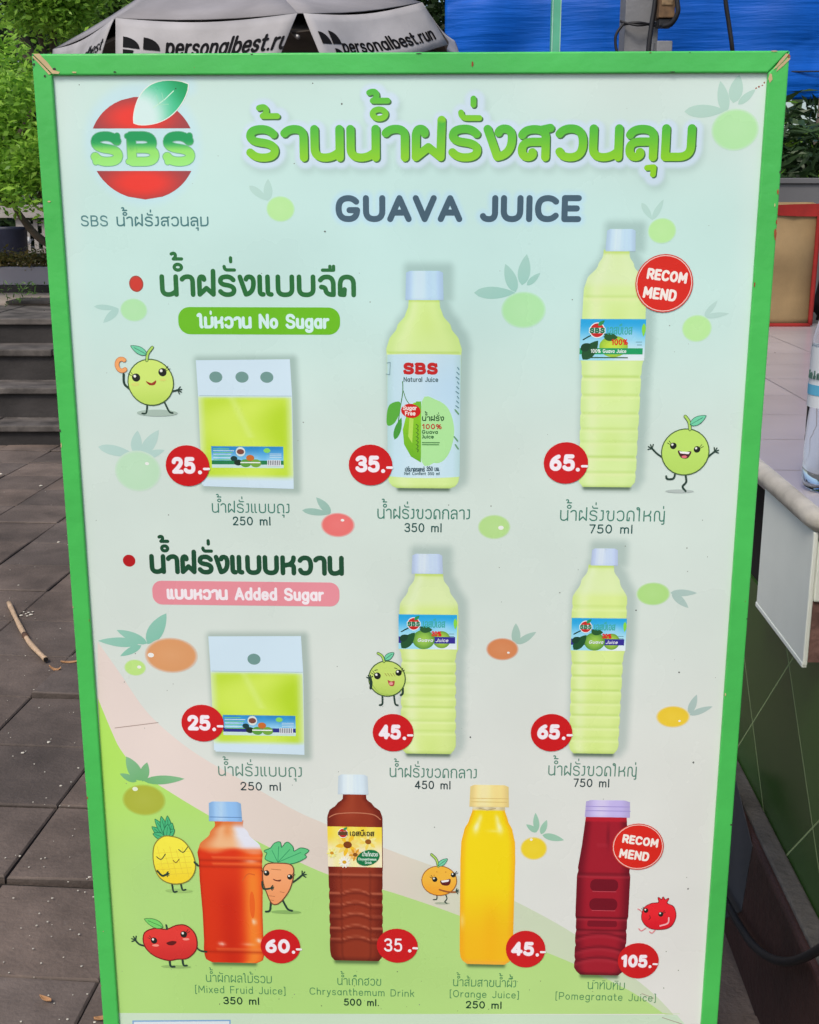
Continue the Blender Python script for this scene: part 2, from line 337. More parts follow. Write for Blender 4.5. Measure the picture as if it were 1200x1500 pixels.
def segdist(X, Y, polys):
    D = np.full(X.shape, 1e9)
    for p in polys:
        for i in range(max(1, len(p) - 1)):
            ax, ay = p[i]; bx, by = p[min(i + 1, len(p) - 1)]; dx, dy = bx - ax, by - ay; l2 = dx * dx + dy * dy + 1e-9
            t = np.clip(((X - ax) * dx + (Y - ay) * dy) / l2, 0, 1)
            D = np.minimum(D, (X - ax - t * dx) ** 2 + (Y - ay - t * dy) ** 2)
    return np.sqrt(D)
def inside(X, Y, p):
    c = np.zeros(X.shape, bool); n = len(p)
    for i in range(n):
        x1, y1 = p[i]; x2, y2 = p[(i + 1) % n]
        if y1 == y2: continue
        c ^= ((Y > min(y1, y2)) & (Y <= max(y1, y2)) & (X < (Y - y1) * (x2 - x1) / (y2 - y1) + x1))
    return c
def ell(cx, cy, rx, ry, n=30, rot=0.0, a0=0.0, a1=360.0):
    c, s = math.cos(R(rot)), math.sin(R(rot)); o = []
    full = abs(a1 - a0) >= 360
    for i in range(n if full else n + 1):
        t = R(a0 + (a1 - a0) * i / n); x, y = rx * math.cos(t), ry * math.sin(t); o.append((cx + x * c - y * s, cy + x * s + y * c))
    return o
def rrect(x0, y0, x1, y1, r):
    o = []
    for cx, cy, a in ((x1 - r, y0 + r, -90), (x1 - r, y1 - r, 0), (x0 + r, y1 - r, 90), (x0 + r, y0 + r, 180)):
        o += ell(cx, cy, r, r, 8, 0, a, a + 90)
    return o
def leafp(x0, y0, x1, y1, wd, n=9):
    dx, dy = x1 - x0, y1 - y0; l = math.hypot(dx, dy); nx, ny = -dy / l, dx / l; a = []; b = []
    for i in range(n + 1):
        t = i / n; h = wd / 2 * math.sin(math.pi * t ** .8) ** .8 if 0 < t < 1 else 0
        a.append((x0 + dx * t + nx * h, y0 + dy * t + ny * h)); b.append((x0 + dx * t - nx * h, y0 + dy * t - ny * h))
    return a + b[-2:0:-1]
def cr(ps, n=5, closed=False):
    P = [Vector((p[0], p[1])) for p in ps]; k = len(P); out = []
    rng = range(k if closed else k - 1)
    for i in rng:
        p0 = P[(i - 1) % k] if closed else P[max(i - 1, 0)]; p1 = P[i]; p2 = P[(i + 1) % k]; p3 = P[(i + 2) % k] if closed else P[min(i + 2, k - 1)]
        for j in range(n):
            t = j / n; q = .5 * ((2 * p1) + (p2 - p0) * t + (2 * p0 - 5 * p1 + 4 * p2 - p3) * t * t + (3 * p1 - p0 - 3 * p2 + p3) * t ** 3); out.append((q.x, q.y))
    if not closed: out.append((P[-1].x, P[-1].y))
    return out
def upx(u, z):                          # face of the sign -> photographed point
    P = SP + SX * u + Vector((0, 0, z)) - CAMP; c_, s_ = math.cos(PITCH), math.sin(PITCH)
    dep = P.y * c_ - P.z * s_; yy = P.y * s_ + P.z * c_; return 600 + F_PX * P.x / dep, 750 - F_PX * yy / dep
class Pr:                               # one printed item: coloured sheets a hair's breadth apart
    def __init__(s, name, cx, cy, lay, label=None):
        s.name = name; s.cx, s.cy = cx, cy; s.z = lay; s.label = label
        s.o = buv(cx, cy); a = buv(cx + 10, cy); b = buv(cx, cy - 10)
        s.kx = (a[0] - s.o[0]) / 10; s.ky = (b[1] - s.o[1]) / 10
        s.v = []; s.f = []; s.c = []; s.under = []
    def put(s, pts, faces, cols):
        b = len(s.v); y = -s.z * STEP
        for q, (x, yy) in enumerate(pts):
            u, z = s.o[0] + (x - s.cx) * s.kx, s.o[1] - (yy - s.cy) * s.ky; s.v.append((u, y, z)); c = cols[q]
            if c[3] < .999:             # a thin tint: mixed with the printed ground it lies on
                g_ = ink(base_col(*upx(u, z)))
                for (fx0, fy0, st, A, cc) in s.under:
                    i, j = (x - fx0) / st, (yy - fy0) / st
                    if 0 <= i < A.shape[1] - 1 and 0 <= j < A.shape[0] - 1:
                        i0, j0 = int(i), int(j); a_ = i - i0; b_ = j - j0; k = (A[j0, i0] * (1 - a_) + A[j0, i0 + 1] * a_) * (1 - b_) + (A[j0 + 1, i0] * (1 - a_) + A[j0 + 1, i0 + 1] * a_) * b_
                        g_ = tuple(g_[m] + (cc[m] - g_[m]) * k for m in range(3))
                cols[q] = tuple(g_[m] + (c[m] - g_[m]) * c[3] for m in range(3)) + (1.0,)
        s.c += cols; s.f += [tuple(b + i for i in f) for f in faces]; s.z += 1
        return s
    def cols(s, pts, col): return [ink(col(*p)) if callable(col) else ink(col) for p in pts]
    def poly(s, pts, col):
        pts = [tuple(p) for p in pts]; tri = geometry.tessellate_polygon([[Vector((p[0], p[1], 0)) for p in pts]])
        return s.put(pts, [tuple(t) for t in tri], s.cols(pts, col))
    def ell(s, cx, cy, rx, ry, col, rot=0): return s.poly(ell(cx, cy, rx, ry, 32, rot), col)
    def ball(s, cx, cy, rx, ry, fn, rot=0, n=36, m=8):      # fn(r, angle) gives the colour
        pts = [(cx, cy)]; cl = [ink(fn(0, 0))]; fs = []
        for j in range(1, m + 1):
            for i, p in enumerate(ell(cx, cy, rx * j / m, ry * j / m, n, rot)):
                pts.append(p); cl.append(ink(fn(j / m, 2 * math.pi * i / n)))
        for i in range(n):
            fs.append((0, 1 + i, 1 + (i + 1) % n))
            for j in range(m - 1): fs.append((1 + j * n + i, 1 + (j + 1) * n + i, 1 + (j + 1) * n + (i + 1) % n, 1 + j * n + (i + 1) % n))
        return s.put(pts, fs, cl)
    def many(s, polys, col):
        v, f = union(polys); return s.put(v, f, s.cols(v, col)) if f else s
    def line(s, polys, wd, col, n=10): return s.many(pen(polys, wd, n), col)
    def curve(s, pts, wd, col): return s.line([cr(pts)], wd, col, 8)
    def grid(s, x0, y0, x1, y1, nx, ny, fn, warp=None):
        pts = []; cl = []; fs = []
        for j in range(ny + 1):
            for i in range(nx + 1):
                p = (x0 + (x1 - x0) * i / nx, y0 + (y1 - y0) * j / ny); cl.append(ink(fn(*p))); pts.append(warp(*p) if warp else p)
        for j in range(ny):
            for i in range(nx):
                a = j * (nx + 1) + i
                if max(cl[q][3] for q in (a, a + 1, a + nx + 1, a + nx + 2)) > .01: fs.append((a, a + 1, a + nx + 2, a + nx + 1))
        return s.put(pts, fs, cl)
    def soft(s, polys, r0, r1, col, amax, dx=0, dy=0, step=2.5, area=None):      # printed soft shadow or glow round lines / an outline
        al = [p for q in polys for p in q]; xs = [p[0] for p in al]; ys = [p[1] for p in al]
        x0, x1, y0, y1 = min(xs) - r1, max(xs) + r1, min(ys) - r1, max(ys) + r1
        nx, ny = int((x1 - x0) / step) + 1, int((y1 - y0) / step) + 1; x1 = x0 + nx * step; y1 = y0 + ny * step
        X, Y = np.meshgrid(np.linspace(x0, x1, nx + 1), np.linspace(y0, y1, ny + 1)); D = segdist(X, Y, polys)
        if area is not None: D = np.where(inside(X, Y, area), 0, D)
        t = np.clip((D - r0) / (r1 - r0), 0, 1); A = amax * (1 - t * t * (3 - 2 * t))
        base = ink(col); pts = list(zip((X + dx).ravel().tolist(), (Y + dy).ravel().tolist()))
        cl = [(base[0], base[1], base[2], float(a)) for a in A.ravel()]; fs = []
        for j in range(ny):
            for i in range(nx):
                q = j * (nx + 1) + i
                if max(A[j, i], A[j, i + 1], A[j + 1, i], A[j + 1, i + 1]) > .012: fs.append((q, q + 1, q + nx + 2, q + nx + 1))
        s.put(pts, fs, cl); s.under.append((x0 + dx, y0 + dy, step, A, base)); return s
    def glyphs(s, t, x0, x1, yb, h, wd, gap=2.0, rot=0.0, slant=0.0):
        bold = wd / ((h - wd) / 10) > 2; res, W = layout(t, gap, bold); sx = (x1 - x0 - wd) / W; sy = (h - wd) / 10; c, n = math.cos(R(rot)), math.sin(R(rot)); out = []; s.pk = [k for _, k in res]
        for gl, _k in res:
            o = []
            for p in gl:
                q = []
                for (gx, gy) in p:
                    X = x0 + wd / 2 + gx * sx + slant * gy * sy; Y = yb - wd / 2 - gy * sy; dx, dy = X - s.cx, Y - s.cy
                    q.append((s.cx + dx * c - dy * n, s.cy + dx * n + dy * c))
                o.append(q)
            out.append(o)
        return out
    def text(s, t, x0, x1, yb, h, wd, col, gap=2.0, rot=0.0, dx=0, dy=0, n=10, slant=0.0):
        V = []; F = []
        for gl, k_ in zip(s.glyphs(t, x0, x1, yb, h, wd, gap, rot, slant), s.pk):
            v, f = union(pen([[(x + dx, y + dy) for x, y in p] for p in gl], wd * k_, n)); b = len(V); V += v; F += [tuple(b + i for i in k) for k in f]
        return s.put(V, F, s.cols(V, col))
    def ttext(s, t, x0, x1, yb, h, wd, col, wd2, **k):      # same letters with another pen width (for edges and halos)
        V = []; F = []
        dx, dy = k.pop('dx', 0), k.pop('dy', 0)
        for gl, k_ in zip(s.glyphs(t, x0, x1, yb, h, wd, **k), s.pk):
            v, f = union(pen([[(x + dx, y + dy) for x, y in p] for p in gl], wd2 - wd + wd * k_, 12)); b = len(V); V += v; F += [tuple(b + i for i in q) for q in f]
        return s.put(V, F, s.cols(V, col))
    def done(s, parent):
        me = bpy.data.meshes.new(s.name); me.from_pydata(s.v, [], s.f); me.update()
        ca = me.color_attributes.new('ink', 'FLOAT_COLOR', 'POINT'); ca.data.foreach_set('color', np.array(s.c, dtype=np.float32).ravel())
        o = link(s.name, me, PM, parent)
        if s.label: o['label'] = s.label
        return o

# ------------------------------------------------------------------ frame, legs, poster sheet
SIGN = empty('menu_sign', SP, SIGN_YAW)
tag(SIGN, 'tall green framed fruit juice price board standing on the brown pavers', 'sign')
def frame_mat():
    m = mat('green_gloss_paint', rgb(70, 182, 84, 1.1), rough=.3, var=.13, scale=5, bump=.22, bscale=18, spec=.5, detail=9); return m
M_GREEN = frame_mat()
M_WOOD = mat('bare_wood', rgb(205, 180, 135), rough=.8, var=.2, scale=30)
M_RUST = mat('red_brown_undercoat', rgb(150, 75, 45), rough=.8, var=.25, scale=60)
u0 = buv(48, 80)[0]; u1 = buv(1156, 75)[0]; zt = buv(600, 77)[1]; zb = .36
iu0 = buv(78, 110)[0]; iu1 = buv(1124, 107)[0]; izt = buv(600, 109)[1]; izb = zb + .03
FD = (-.0045, .024)                     # the frame stands a few millimetres proud of the poster
def rail(c4, chips=()):                 # c4: corner outline (u, z) of a mitred rail, outer pair first
    bm = bmesh.new(); f = [bm.verts.new((u, FD[0], z)) for u, z in c4]; b = [bm.verts.new((u, FD[1], z)) for u, z in c4]; k = len(c4)
    bm.faces.new(f); bm.faces.new(b[::-1])
    for i in range(k): bm.faces.new((f[i], b[i], b[(i + 1) % k], f[(i + 1) % k]))
    bmesh.ops.recalc_face_normals(bm, faces=bm.faces); ed = [e for e in bm.edges if all(v in f for v in e.verts)]
    bmesh.ops.bevel(bm, geom=ed, offset=.0018, segments=3, profile=.5, affect='EDGES'); bm.verts.index_update()
    mb = MB(); mb.add([v.co[:] for v in bm.verts], [[v.index for v in q.verts] for q in bm.faces], 0); bm.free()
    us = [c[0] for c in c4]; zs = [c[1] for c in c4]; ver = max(zs) - min(zs) > max(us) - min(us); extra = []
    for _ in range(9):                 # knocks and grime spots in the paint
        if ver: u_ = c4[0][0] if rng0.random() < .55 else c4[2][0]; u_ += (.0012 if u_ < (u0 + u1) / 2 else -.0012) * (1 if abs(u_ - c4[0][0]) < 1e-6 else -1); z_ = rng0.uniform(.45, 1.5); ru, rz = rng0.uniform(.0003, .0008), rng0.uniform(.0006, .004)
        else: z_ = (c4[0][1] - .0014) if rng0.random() < .5 else c4[2][1] + .001; u_ = rng0.uniform(u0 + .04, u1 - .04); ru, rz = rng0.uniform(.0006, .004), rng0.uniform(.0003, .0007)
        if rng0.random() < .35: u_, z_ = (u_ + rng0.uniform(-.01, .01), z_) if ver else (u_, z_ - rng0.uniform(.003, .015)); ru = rz = rng0.uniform(.0003, .0008)
        extra.append((blob(u_, z_, ru, rz, 7), rng0.choice((1, 2, 3, 3))))
    for pts, mi in tuple(chips) + tuple(extra):
        q = [buv(*p) if p[0] > 5 else p for p in pts]; mb.add([(a, FD[0] - .0005, z) for a, z in q], [tuple(range(len(q)))], mi)
    return mb.build('frame_rail', [M_GREEN, M_WOOD, M_RUST, M_DARKBIT], SIGN)
M_DARKBIT = mat('grime', rgb(60, 60, 55), rough=.9)
e = .0004
rng0 = random.Random(3)
def blob(x, y, rx, ry, n=9): return [(x + rx * math.cos(2 * math.pi * i / n) * rng0.uniform(.7, 1.2), y + ry * math.sin(2 * math.pi * i / n) * rng0.uniform(.7, 1.2)) for i in range(n)]
rail([(u0 + e, zt), (u1 - e, zt), (iu1 - e, izt), (iu0 + e, izt)],
     [([(51, 80), (60, 79), (64, 84), (72, 92), (80, 103), (90, 106), (88, 109), (79, 108.5)], 1), (blob(111, 106.5, 3.5, 1.3), 1), (blob(82, 102, 2.5, 2), 3), (blob(692, 95, 1.5, 4), 2), (blob(170, 106, 2.2, 1), 3),
      ([(1154, 80), (1150, 79), (1140, 90), (1131, 103), (1136, 100), (1146, 90)], 1), (blob(1133, 75.5, 5, 1.2), 1)])
rail([(u0, zb), (u0, zt - e), (iu0, izt - e), (iu0, izb)],
     [([(49, 83), (52, 83), (66, 97), (77, 109), (74, 110), (62, 97)], 1), (blob(52, 95, 1.6, 2.2), 3), (blob(51, 88, 1.3, 1.6), 3), (blob(68, 112, 1.5, 2), 3), (blob(50, 99, 1.2, 1.2), 3), (blob(74, 295, 2.5, 1.2), 1)])
rail([(u1, zt - e), (u1, zb), (iu1, izb), (iu1, izt - e)],
     [([(1155, 82), (1156, 87), (1146, 97), (1135, 106), (1139, 98), (1150, 88)], 1), ([(1126, 108), (1129, 109), (1130, 117), (1126, 122), (1124, 116)], 1), (blob(1154, 83, 2, 3), 2), (blob(1138, 281, 1.6, 4), 2), (blob(1134, 342, 2.2, 10), 2), (blob(1136, 325, 1.2, 4), 2), (blob(1133.5, 300, .8, 3), 1), (blob(1070, 1205, 1.5, 1.2), 3)])
rail([(u1, zb - e), (u0, zb - e), (iu0, izb - e), (iu1, izb - e)])
for uu in (u0 + .05, u1 - .09):
    MB().box((uu, .026, .002), (uu + .04, .06, zt - .1), bev=.003).build('leg', M_GREEN, SIGN)
    MB().box((uu - .002, -.17, .0), (uu + .042, .26, .035), bev=.003).build('foot', M_GREEN, SIGN)
MB().box((u0 + .012, .012, zb + .01), (u1 - .012, .0235, zt - .012)).build('backing_board', M_WOOD, SIGN)

# poster sheet with its ground colour, greyer below and at the upper right
MINT, GREY = (176, 222, 212), (196, 206, 206)
def ground_col(x, y):
    c = mixc((190, 220, 211), (184, 221, 213), ss(100, 300, y)); c = mixc(c, (195, 213, 204), ss(380, 720, y)); c = mixc(c, (205, 212, 205), ss(700, 1150, y)); c = mixc(c, (211, 212, 209), ss(900, 1500, y) * ss(500, 1000, x)); c = mixc(c, (200, 214, 206), .6 * (1 - ss(110, 330, y)) * ss(650, 900, x))
    c = mixc(c, (180, 222, 222), .4 * math.exp(-((x - 640) / 300) ** 2 - ((y - 330) / 160) ** 2))
    c = mixc(c, (216, 220, 213), .16); edge = min(x - 80, 1120 - x); return mixc(c, (208, 222, 216), .45 * (1 - ss(0, 60, edge)) * (1 - ss(900, 1200, y)))
sheet = Pr('poster', 600, 800, 0)
NX, NY = 48, 64
pts = []; cl = []; fs = []
for j in range(NY + 1):
    z = izt + .006 + (izb - .02 - izt) * j / NY
    for i in range(NX + 1):
        u = iu0 - .006 + (iu1 - iu0 + .012) * i / NX
        pts.append((u, 0, z)); cl.append(ink(ground_col(*upx(u, z))))
for j in range(NY):
    for i in range(NX):
        a = j * (NX + 1) + i; fs.append((a, a + 1, a + NX + 2, a + NX + 1))
sheet.v, sheet.f, sheet.c = pts, fs, cl
def bpoly(pr, pts, col):                # a shape whose outline is read point by point
    q = [buv(*p) for p in pts]; tri = geometry.tessellate_polygon([[Vector((a, b, 0)) for a, b in q]]); b = len(pr.v)
    pr.v += [(a, -pr.z * STEP, z) for a, z in q]; pr.c += [ink(col(*p)) if callable(col) else ink(col) for p in pts]; pr.f += [tuple(b + i for i in t) for t in tri]; pr.z += 1
def band(pr, top, bot, col, nr=10):     # the strip between two curves, as a grid
    b = len(pr.v); k = len(top)
    for j in range(nr + 1):
        for i in range(k):
            p = (top[i][0] + (bot[i][0] - top[i][0]) * j / nr, top[i][1] + (bot[i][1] - top[i][1]) * j / nr); a, z = buv(*p); pr.v.append((a, -pr.z * STEP, z)); pr.c.append(ink(col(*p)))
    for j in range(nr):
        for i in range(k - 1): a = b + j * k + i; pr.f.append((a, a + 1, a + k + 1, a + k))
    pr.z += 1
up_c = cr([(143, 940), (175, 985), (213, 1040), (255, 1080), (300, 1112), (360, 1146), (430, 1186), (477, 1207), (570, 1245), (672, 1283), (756, 1321), (841, 1368), (915, 1422), (963, 1461), (1000, 1502)], 6)
lo_c = cr([(143, 1022), (163, 1070), (178, 1100), (206, 1132), (247, 1159), (305, 1194), (384, 1236), (480, 1281), (570, 1306), (672, 1341), (756, 1377), (841, 1412), (900, 1440), (940, 1462), (996, 1503)], 6)
sw = Pr('printed_swoosh', 500, 1250, 1)
def beige(x, y): return mixc(mixc((218, 205, 197), (207, 198, 186), ss(200, 550, x)), (192, 206, 178), ss(520, 800, x))
def leafg(x, y): return mixc(mixc((170, 218, 95), (166, 207, 120), ss(1100, 1300, y) * .9 + ss(150, 260, x) * .2), (172, 208, 128), ss(400, 900, x))
def base_col(x, y):
    if y < 930 or x > 1003: return ground_col(x, y)
    yu = float(np.interp(x, [p[0] for p in up_c], [p[1] for p in up_c])); yl = float(np.interp(x, [p[0] for p in lo_c], [p[1] for p in lo_c]))
    return ground_col(x, y) if y < yu else beige(x, y) if y < yl else leafg(x, y)
band(sw, up_c, lo_c, lambda x, y: beige(x, y))
bt_c = [(150 + (996 - 150) * i / (len(lo_c) - 1) - 2, 1486) for i in range(len(lo_c))]
lo2 = [(x, min(y, 1485)) for x, y in lo_c]
band(sw, lo2, [(max(x, 176), 1485.5) if i else (170, 1485.5) for i, (x, y) in enumerate(lo_c)], leafg)
bpoly(sw, [(170, 1484), (992, 1487), (1003, 1500), (1010, 1512), (170, 1512)], (190, 212, 188))
bpoly(sw, [(194, 1495), (338, 1494), (338, 1512), (194, 1512)], (120, 160, 200)); bpoly(sw, [(196, 1497), (336, 1496), (336, 1512), (196, 1512)], (205, 218, 222))
# dirt specks and scratches on the poster
rs = random.Random(11)
def spk(x, y, r, c): sheet.z = 7; bpoly(sheet, [(x + r * rs.uniform(.6, 1.2) * math.cos(k * 1.05), y + r * rs.uniform(.6, 1.2) * math.sin(k * 1.05)) for k in range(6)], c)
for _ in range(90):
    y = rs.uniform(120, 1490); t = (y - 110) / 1390; spk(rs.uniform(84 + 100 * t, 1118 - 100 * t), y, rs.uniform(.4, 1.1), (120, 128, 118))
for _ in range(40): spk(rs.uniform(190, 1000), rs.uniform(1380, 1485), rs.uniform(.4, 1.1), (96, 110, 80))
for (x, y, r) in ((501, 152, 1.6), (476, 339, 1.5), (1016, 1117, 1.8), (1008, 1302, 1.5), (1070, 207, 1.6), (932, 894, 1.3), (689, 1080, 1.5), (995, 985, 1.4)): spk(x, y, r, (80, 84, 80))
for a, b in (((168, 1066), (232, 1058)), ((499, 142), (502, 152)), ((940, 1455), (958, 1462)), ((970, 1490), (1000, 1500))):
    sheet.z = 7; bpoly(sheet, [a, b, (b[0] + .3, b[1] + 1), (a[0] + .2, a[1] + 1)], (150, 128, 118))
for (x, y) in ((1108, 129), (1112, 127), (1117, 125), (1120, 121)): spk(x, y, 1.5, (150, 90, 70))
POSTER = sheet.done(SIGN); POSTER['label'] = 'pale mint poster printed with juice bottles, prices and cartoon fruit'
sw.done(POSTER)
# ------------------------------------------------------------------ printed items
DK = (38, 62, 52)
# faded fruit scattered over the ground
def fruit(cx, cy, rx, ry, col, leaves, lcol=(160, 198, 186), spot=None, a=.8, rot=0):
    p = Pr('printed_fruit', cx, cy, 8)
    for (x0, y0, x1, y1, wd) in leaves: p.poly(leafp(x0, y0, x1, y1, wd), lambda x, y: mixc(lcol, (188, 212, 203), .35 * ss(0, 60, abs(y - cy) * .6 + abs(x - cx) * .4)))
    p.ball(cx, cy, rx, ry, lambda r, t: tuple(mixc(col, (255, 255, 255), .06 * (1 - r)))[:3] + (a * (1 - ss(.86, 1.02, r) * .75),), rot)
    if spot: p.ell(cx + spot[0], cy + spot[1], spot[2], spot[2] * .75, (235, 240, 225, .75))
    p.done(POSTER)
LG = (172, 225, 128); PG = (163, 222, 145)
fruit(1077, 190, 35, 31, PG, [(1001, 163, 1062, 162, 19), (1062, 165, 1051, 119, 17), (1072, 151, 1078, 110, 20), (1079, 153, 1103, 131, 11)], (165, 200, 185))
fruit(411, 306, 21, 19, LG, [(366, 272, 393, 294, 11), (393, 294, 394, 262, 13)], (172, 208, 198))
fruit(970, 338, 21, 19, LG, [(938, 297, 955, 322, 9), (955, 322, 970, 292, 9)], (172, 208, 198))
fruit(767, 454, 33, 27, (160, 220, 145), [(694, 429, 755, 429, 18), (755, 428, 739, 387, 17), (764, 418, 770, 373, 18), (771, 418, 790, 400, 9)], (145, 195, 183))
fruit(1021, 481, 22, 20, LG, [(1031, 463, 1049, 440, 8), (1031, 464, 1067, 459, 8)], (172, 205, 196))
fruit(196, 454, 20, 17, (163, 220, 150), [(138, 449, 174, 452, 8), (174, 452, 150, 473, 11)], (165, 203, 194))
fruit(202, 690, 34, 30, (165, 215, 165), [(146, 655, 200, 667, 15), (200, 665, 205, 631, 16), (208, 668, 236, 630, 17), (210, 670, 243, 659, 11)], (168, 200, 192), (14, -11, 3), .62)
fruit(495, 769, 25, 18, (222, 100, 98), [(443, 748, 485, 753, 10), (485, 752, 464, 729, 12)], (140, 178, 165), (7, -7, 2.6), .95)
fruit(724, 772, 24, 18, (165, 210, 115), [], spot=(10, 1, 4), a=.85)
fruit(957, 870, 25, 17, (158, 208, 110), [(982, 868, 1021, 868, 10), (984, 868, 1010, 890, 11)], (160, 185, 178), a=.9)
fruit(251, 960, 39, 26, (208, 145, 92), [(217, 944, 247, 899, 22), (217, 943, 173, 924, 14), (206, 943, 145, 940, 14), (208, 946, 176, 962, 10)], (120, 182, 160), (-30, 0, 4.5), .97)
fruit(198, 978, 16, 12, (175, 218, 110), [], spot=(6, -1, 3), a=.9)
fruit(736, 951, 24, 16.5, (203, 125, 75), [(756, 944, 755, 913, 13), (757, 943, 785, 925, 10)], (155, 185, 172), (9, 5, 2), .97)
fruit(986, 1050, 25, 16, (222, 190, 35), [(1009, 1046, 1019, 1017, 11), (1010, 1047, 1043, 1034, 9)], (160, 182, 176), (10, 6, 1.8), .97)
fruit(211, 1172, 32, 23, (160, 165, 48), [(208, 1144, 189, 1109, 19), (210, 1145, 219, 1117, 14), (212, 1144, 272, 1140, 13), (202, 1145, 178, 1134, 10)], (100, 165, 105), (-12, -16, 4), .9)
fruit(782, 1243, 20, 17, (222, 198, 22), [(786, 1218, 783, 1191, 9), (792, 1222, 800, 1201, 9), (786, 1219, 770, 1208, 8), (794, 1223, 826, 1230, 10)], (140, 185, 160), (-4, -13, 2.2), .97)

# ---- round logo
p = Pr('printed_logo', 209, 215, 2, 'round red and green logo with a leaf and the letters SBS')
p.soft([ell(209, 212, 72, 78, 30), [(200, 150), (278, 128)]], 2, 22, (184, 218, 238), .6, area=ell(209, 212, 72, 78, 30), step=3)
p.z = 14
def redc(x, y): d = math.hypot((x - 205) / 75, (y - (172 if y < 210 else 268)) / 34); return mixc((226, 54, 44), (150, 62, 66), ss(.25, 1.05, d))
def dome(x0, x1, yflat, yc, up):
    return lambda i, j, n, m: None
for (ya, yb, up) in ((142.5, 188, True), (250.5, 293, False)):
    def half(t, yy): # chord half width
        return 77.5 * math.sqrt(max(0, 1 - ((yy - 217.5) / 75.5) ** 2))
    pts = []; cl = []; fs = []; n, m = 24, 10
    for j in range(m + 1):
        yy = ya + (yb - ya) * j / m
        for i in range(n + 1):
            x = 209 + half(0, yy) * (2 * i / n - 1); pts.append((x, yy)); cl.append(ink(redc(x, yy)))
    for j in range(m):
        for i in range(n): a = j * (n + 1) + i; fs.append((a, a + 1, a + n + 2, a + n + 1))
    p.put(pts, fs, cl)
lf = cr([(198, 180), (199, 163), (208, 145), (228, 130), (254, 124), (280, 124.5), (277, 146), (266, 164), (246, 176), (222, 181)], 5, True)
lw = lambda u, v: (198.5 + 81 * u + 24 * v * math.sin(math.pi * u) ** .75 * .58 - 3 * math.sin(math.pi * u), 180 - 55.5 * u + 24 * v * math.sin(math.pi * u) ** .75 * .9 - 3 * math.sin(math.pi * u))
lf = [lw(i / 24, -1) for i in range(25)] + [lw(i / 24, 1) for i in range(23, 0, -1)]; p.line([lf + lf[:1]], 2.6, (222, 230, 220), 8)
p.grid(0, -1, 1, 1, 18, 8, lambda u, v: mixc((204, 231, 225), mixc((70, 190, 140), (16, 152, 88), ss(.6, .95, u)), ss(.32, .74, u + .1 * v * v)), lw)
p.line([[(228, 158), (245, 146), (258, 134)]], 1.4, (190, 228, 205)); p.line([[(236, 153), (233, 140)], [(236, 154), (250, 153)], [(243, 148), (241, 137)]], .8, (150, 212, 175))
def lg(x, y): return mixc((22, 150, 85), (142, 218, 105), ss(205, 222, y)) if y < 222 else mixc((142, 218, 105), (150, 226, 120), ss(222, 243, y))
def slab(pr, t, x0, x1, yb, h, wd, col, edge=None, ew=0):
    gl = pr.glyphs(t, x0, x1, yb, h, wd, gap=2.6)
    V = []
    for ch, a in zip(t, gl):
        xs = [q[0] for k in a for q in k]; ys = [q[1] for k in a for q in k]; X0, X1, Y0, Y1 = min(xs), max(xs), min(ys), max(ys)
        pol = list(a)
        if ch == 'B': pol += [[(X0 - wd * .42, Y0), (X0 + wd, Y0)], [(X0 - wd * .42, Y1), (X0 + wd, Y1)]]
        else: pol += [[(X1, Y0 - wd * .06), (X1, Y0 + h * .17)], [(X0, Y1 + wd * .06), (X0, Y1 - h * .17)]]
        V.append(pol)
    for wq, cq in (((wd + ew, edge),) if edge else ()) + ((wd, col),):
        vv = []; ff = []
        for pol in V:
            hw = wq / wd
            main = pen(pol[:-2], wq, 12); ser = pen(pol[-2:], wd * .62 + (wq - wd), 10)
            # squeeze the pen sideways-heavy: thick verticals, thinner horizontals
            v, f = union(main + ser); b = len(vv); vv += v; ff += [tuple(b + i for i in k) for k in f]
        pr.put(vv, ff, pr.cols(vv, cq))
slab(p, 'SBS', 130, 287, 244, 52, 13, lg, (110, 170, 140), 2)
p.done(POSTER)
p = Pr('caption', 212, 330, 14); p.text('SBS', 118, 159, 332, 17, 2.1, (82, 128, 130)); p.text('น้ำฝรั่jสวนลุม', 170, 306, 332, 15.5, 2.3, (72, 120, 122)); p.done(POSTER)

# ---- headline
p = Pr('printed_heading', 688, 210, 1, 'large green Thai headline with a pale glow')
T = 'ร้านน้ำฝรั่งสวนลุม'; A = dict(t=T, x0=355, x1=1018, yb=238, h=57, wd=12.5)
gl = [q for k in p.glyphs(T, 355, 1018, 238, 57, 12.5, 1.75) for q in k]
p.soft(gl, 6, 24, (148, 176, 170), .5, dx=5, dy=8, step=3.2)
p.soft(gl, 11, 18, (196, 216, 238), .95, dx=2, dy=2, step=2.4)
p.z = 14; p.ttext(T, 355, 1018, 238, 57, 12.5, (62, 105, 62), 12.5, gap=1.75, dx=1.8, dy=1.8)
p.text(T, 355, 1018, 238, 57, 12.3, lambda x, y: mixc((75, 178, 58), (137, 202, 42), ss(178, 242, y) if y > 178 else ss(125, 195, y)), 1.75, n=14)
p.done(POSTER)
p = Pr('printed_subtitle', 672, 306, 2, 'dark slate capital letters reading GUAVA JUICE')
gl = [q for k in p.glyphs('GUAVA JUICE', 489, 853, 326, 41, 9) for q in k]
p.soft(gl, 5, 15, (178, 214, 238), .8, step=2.6); p.z = 14; p.text('GUAVA JUICE', 489, 853, 326, 41, 9, (66, 92, 108), n=14); p.done(POSTER)

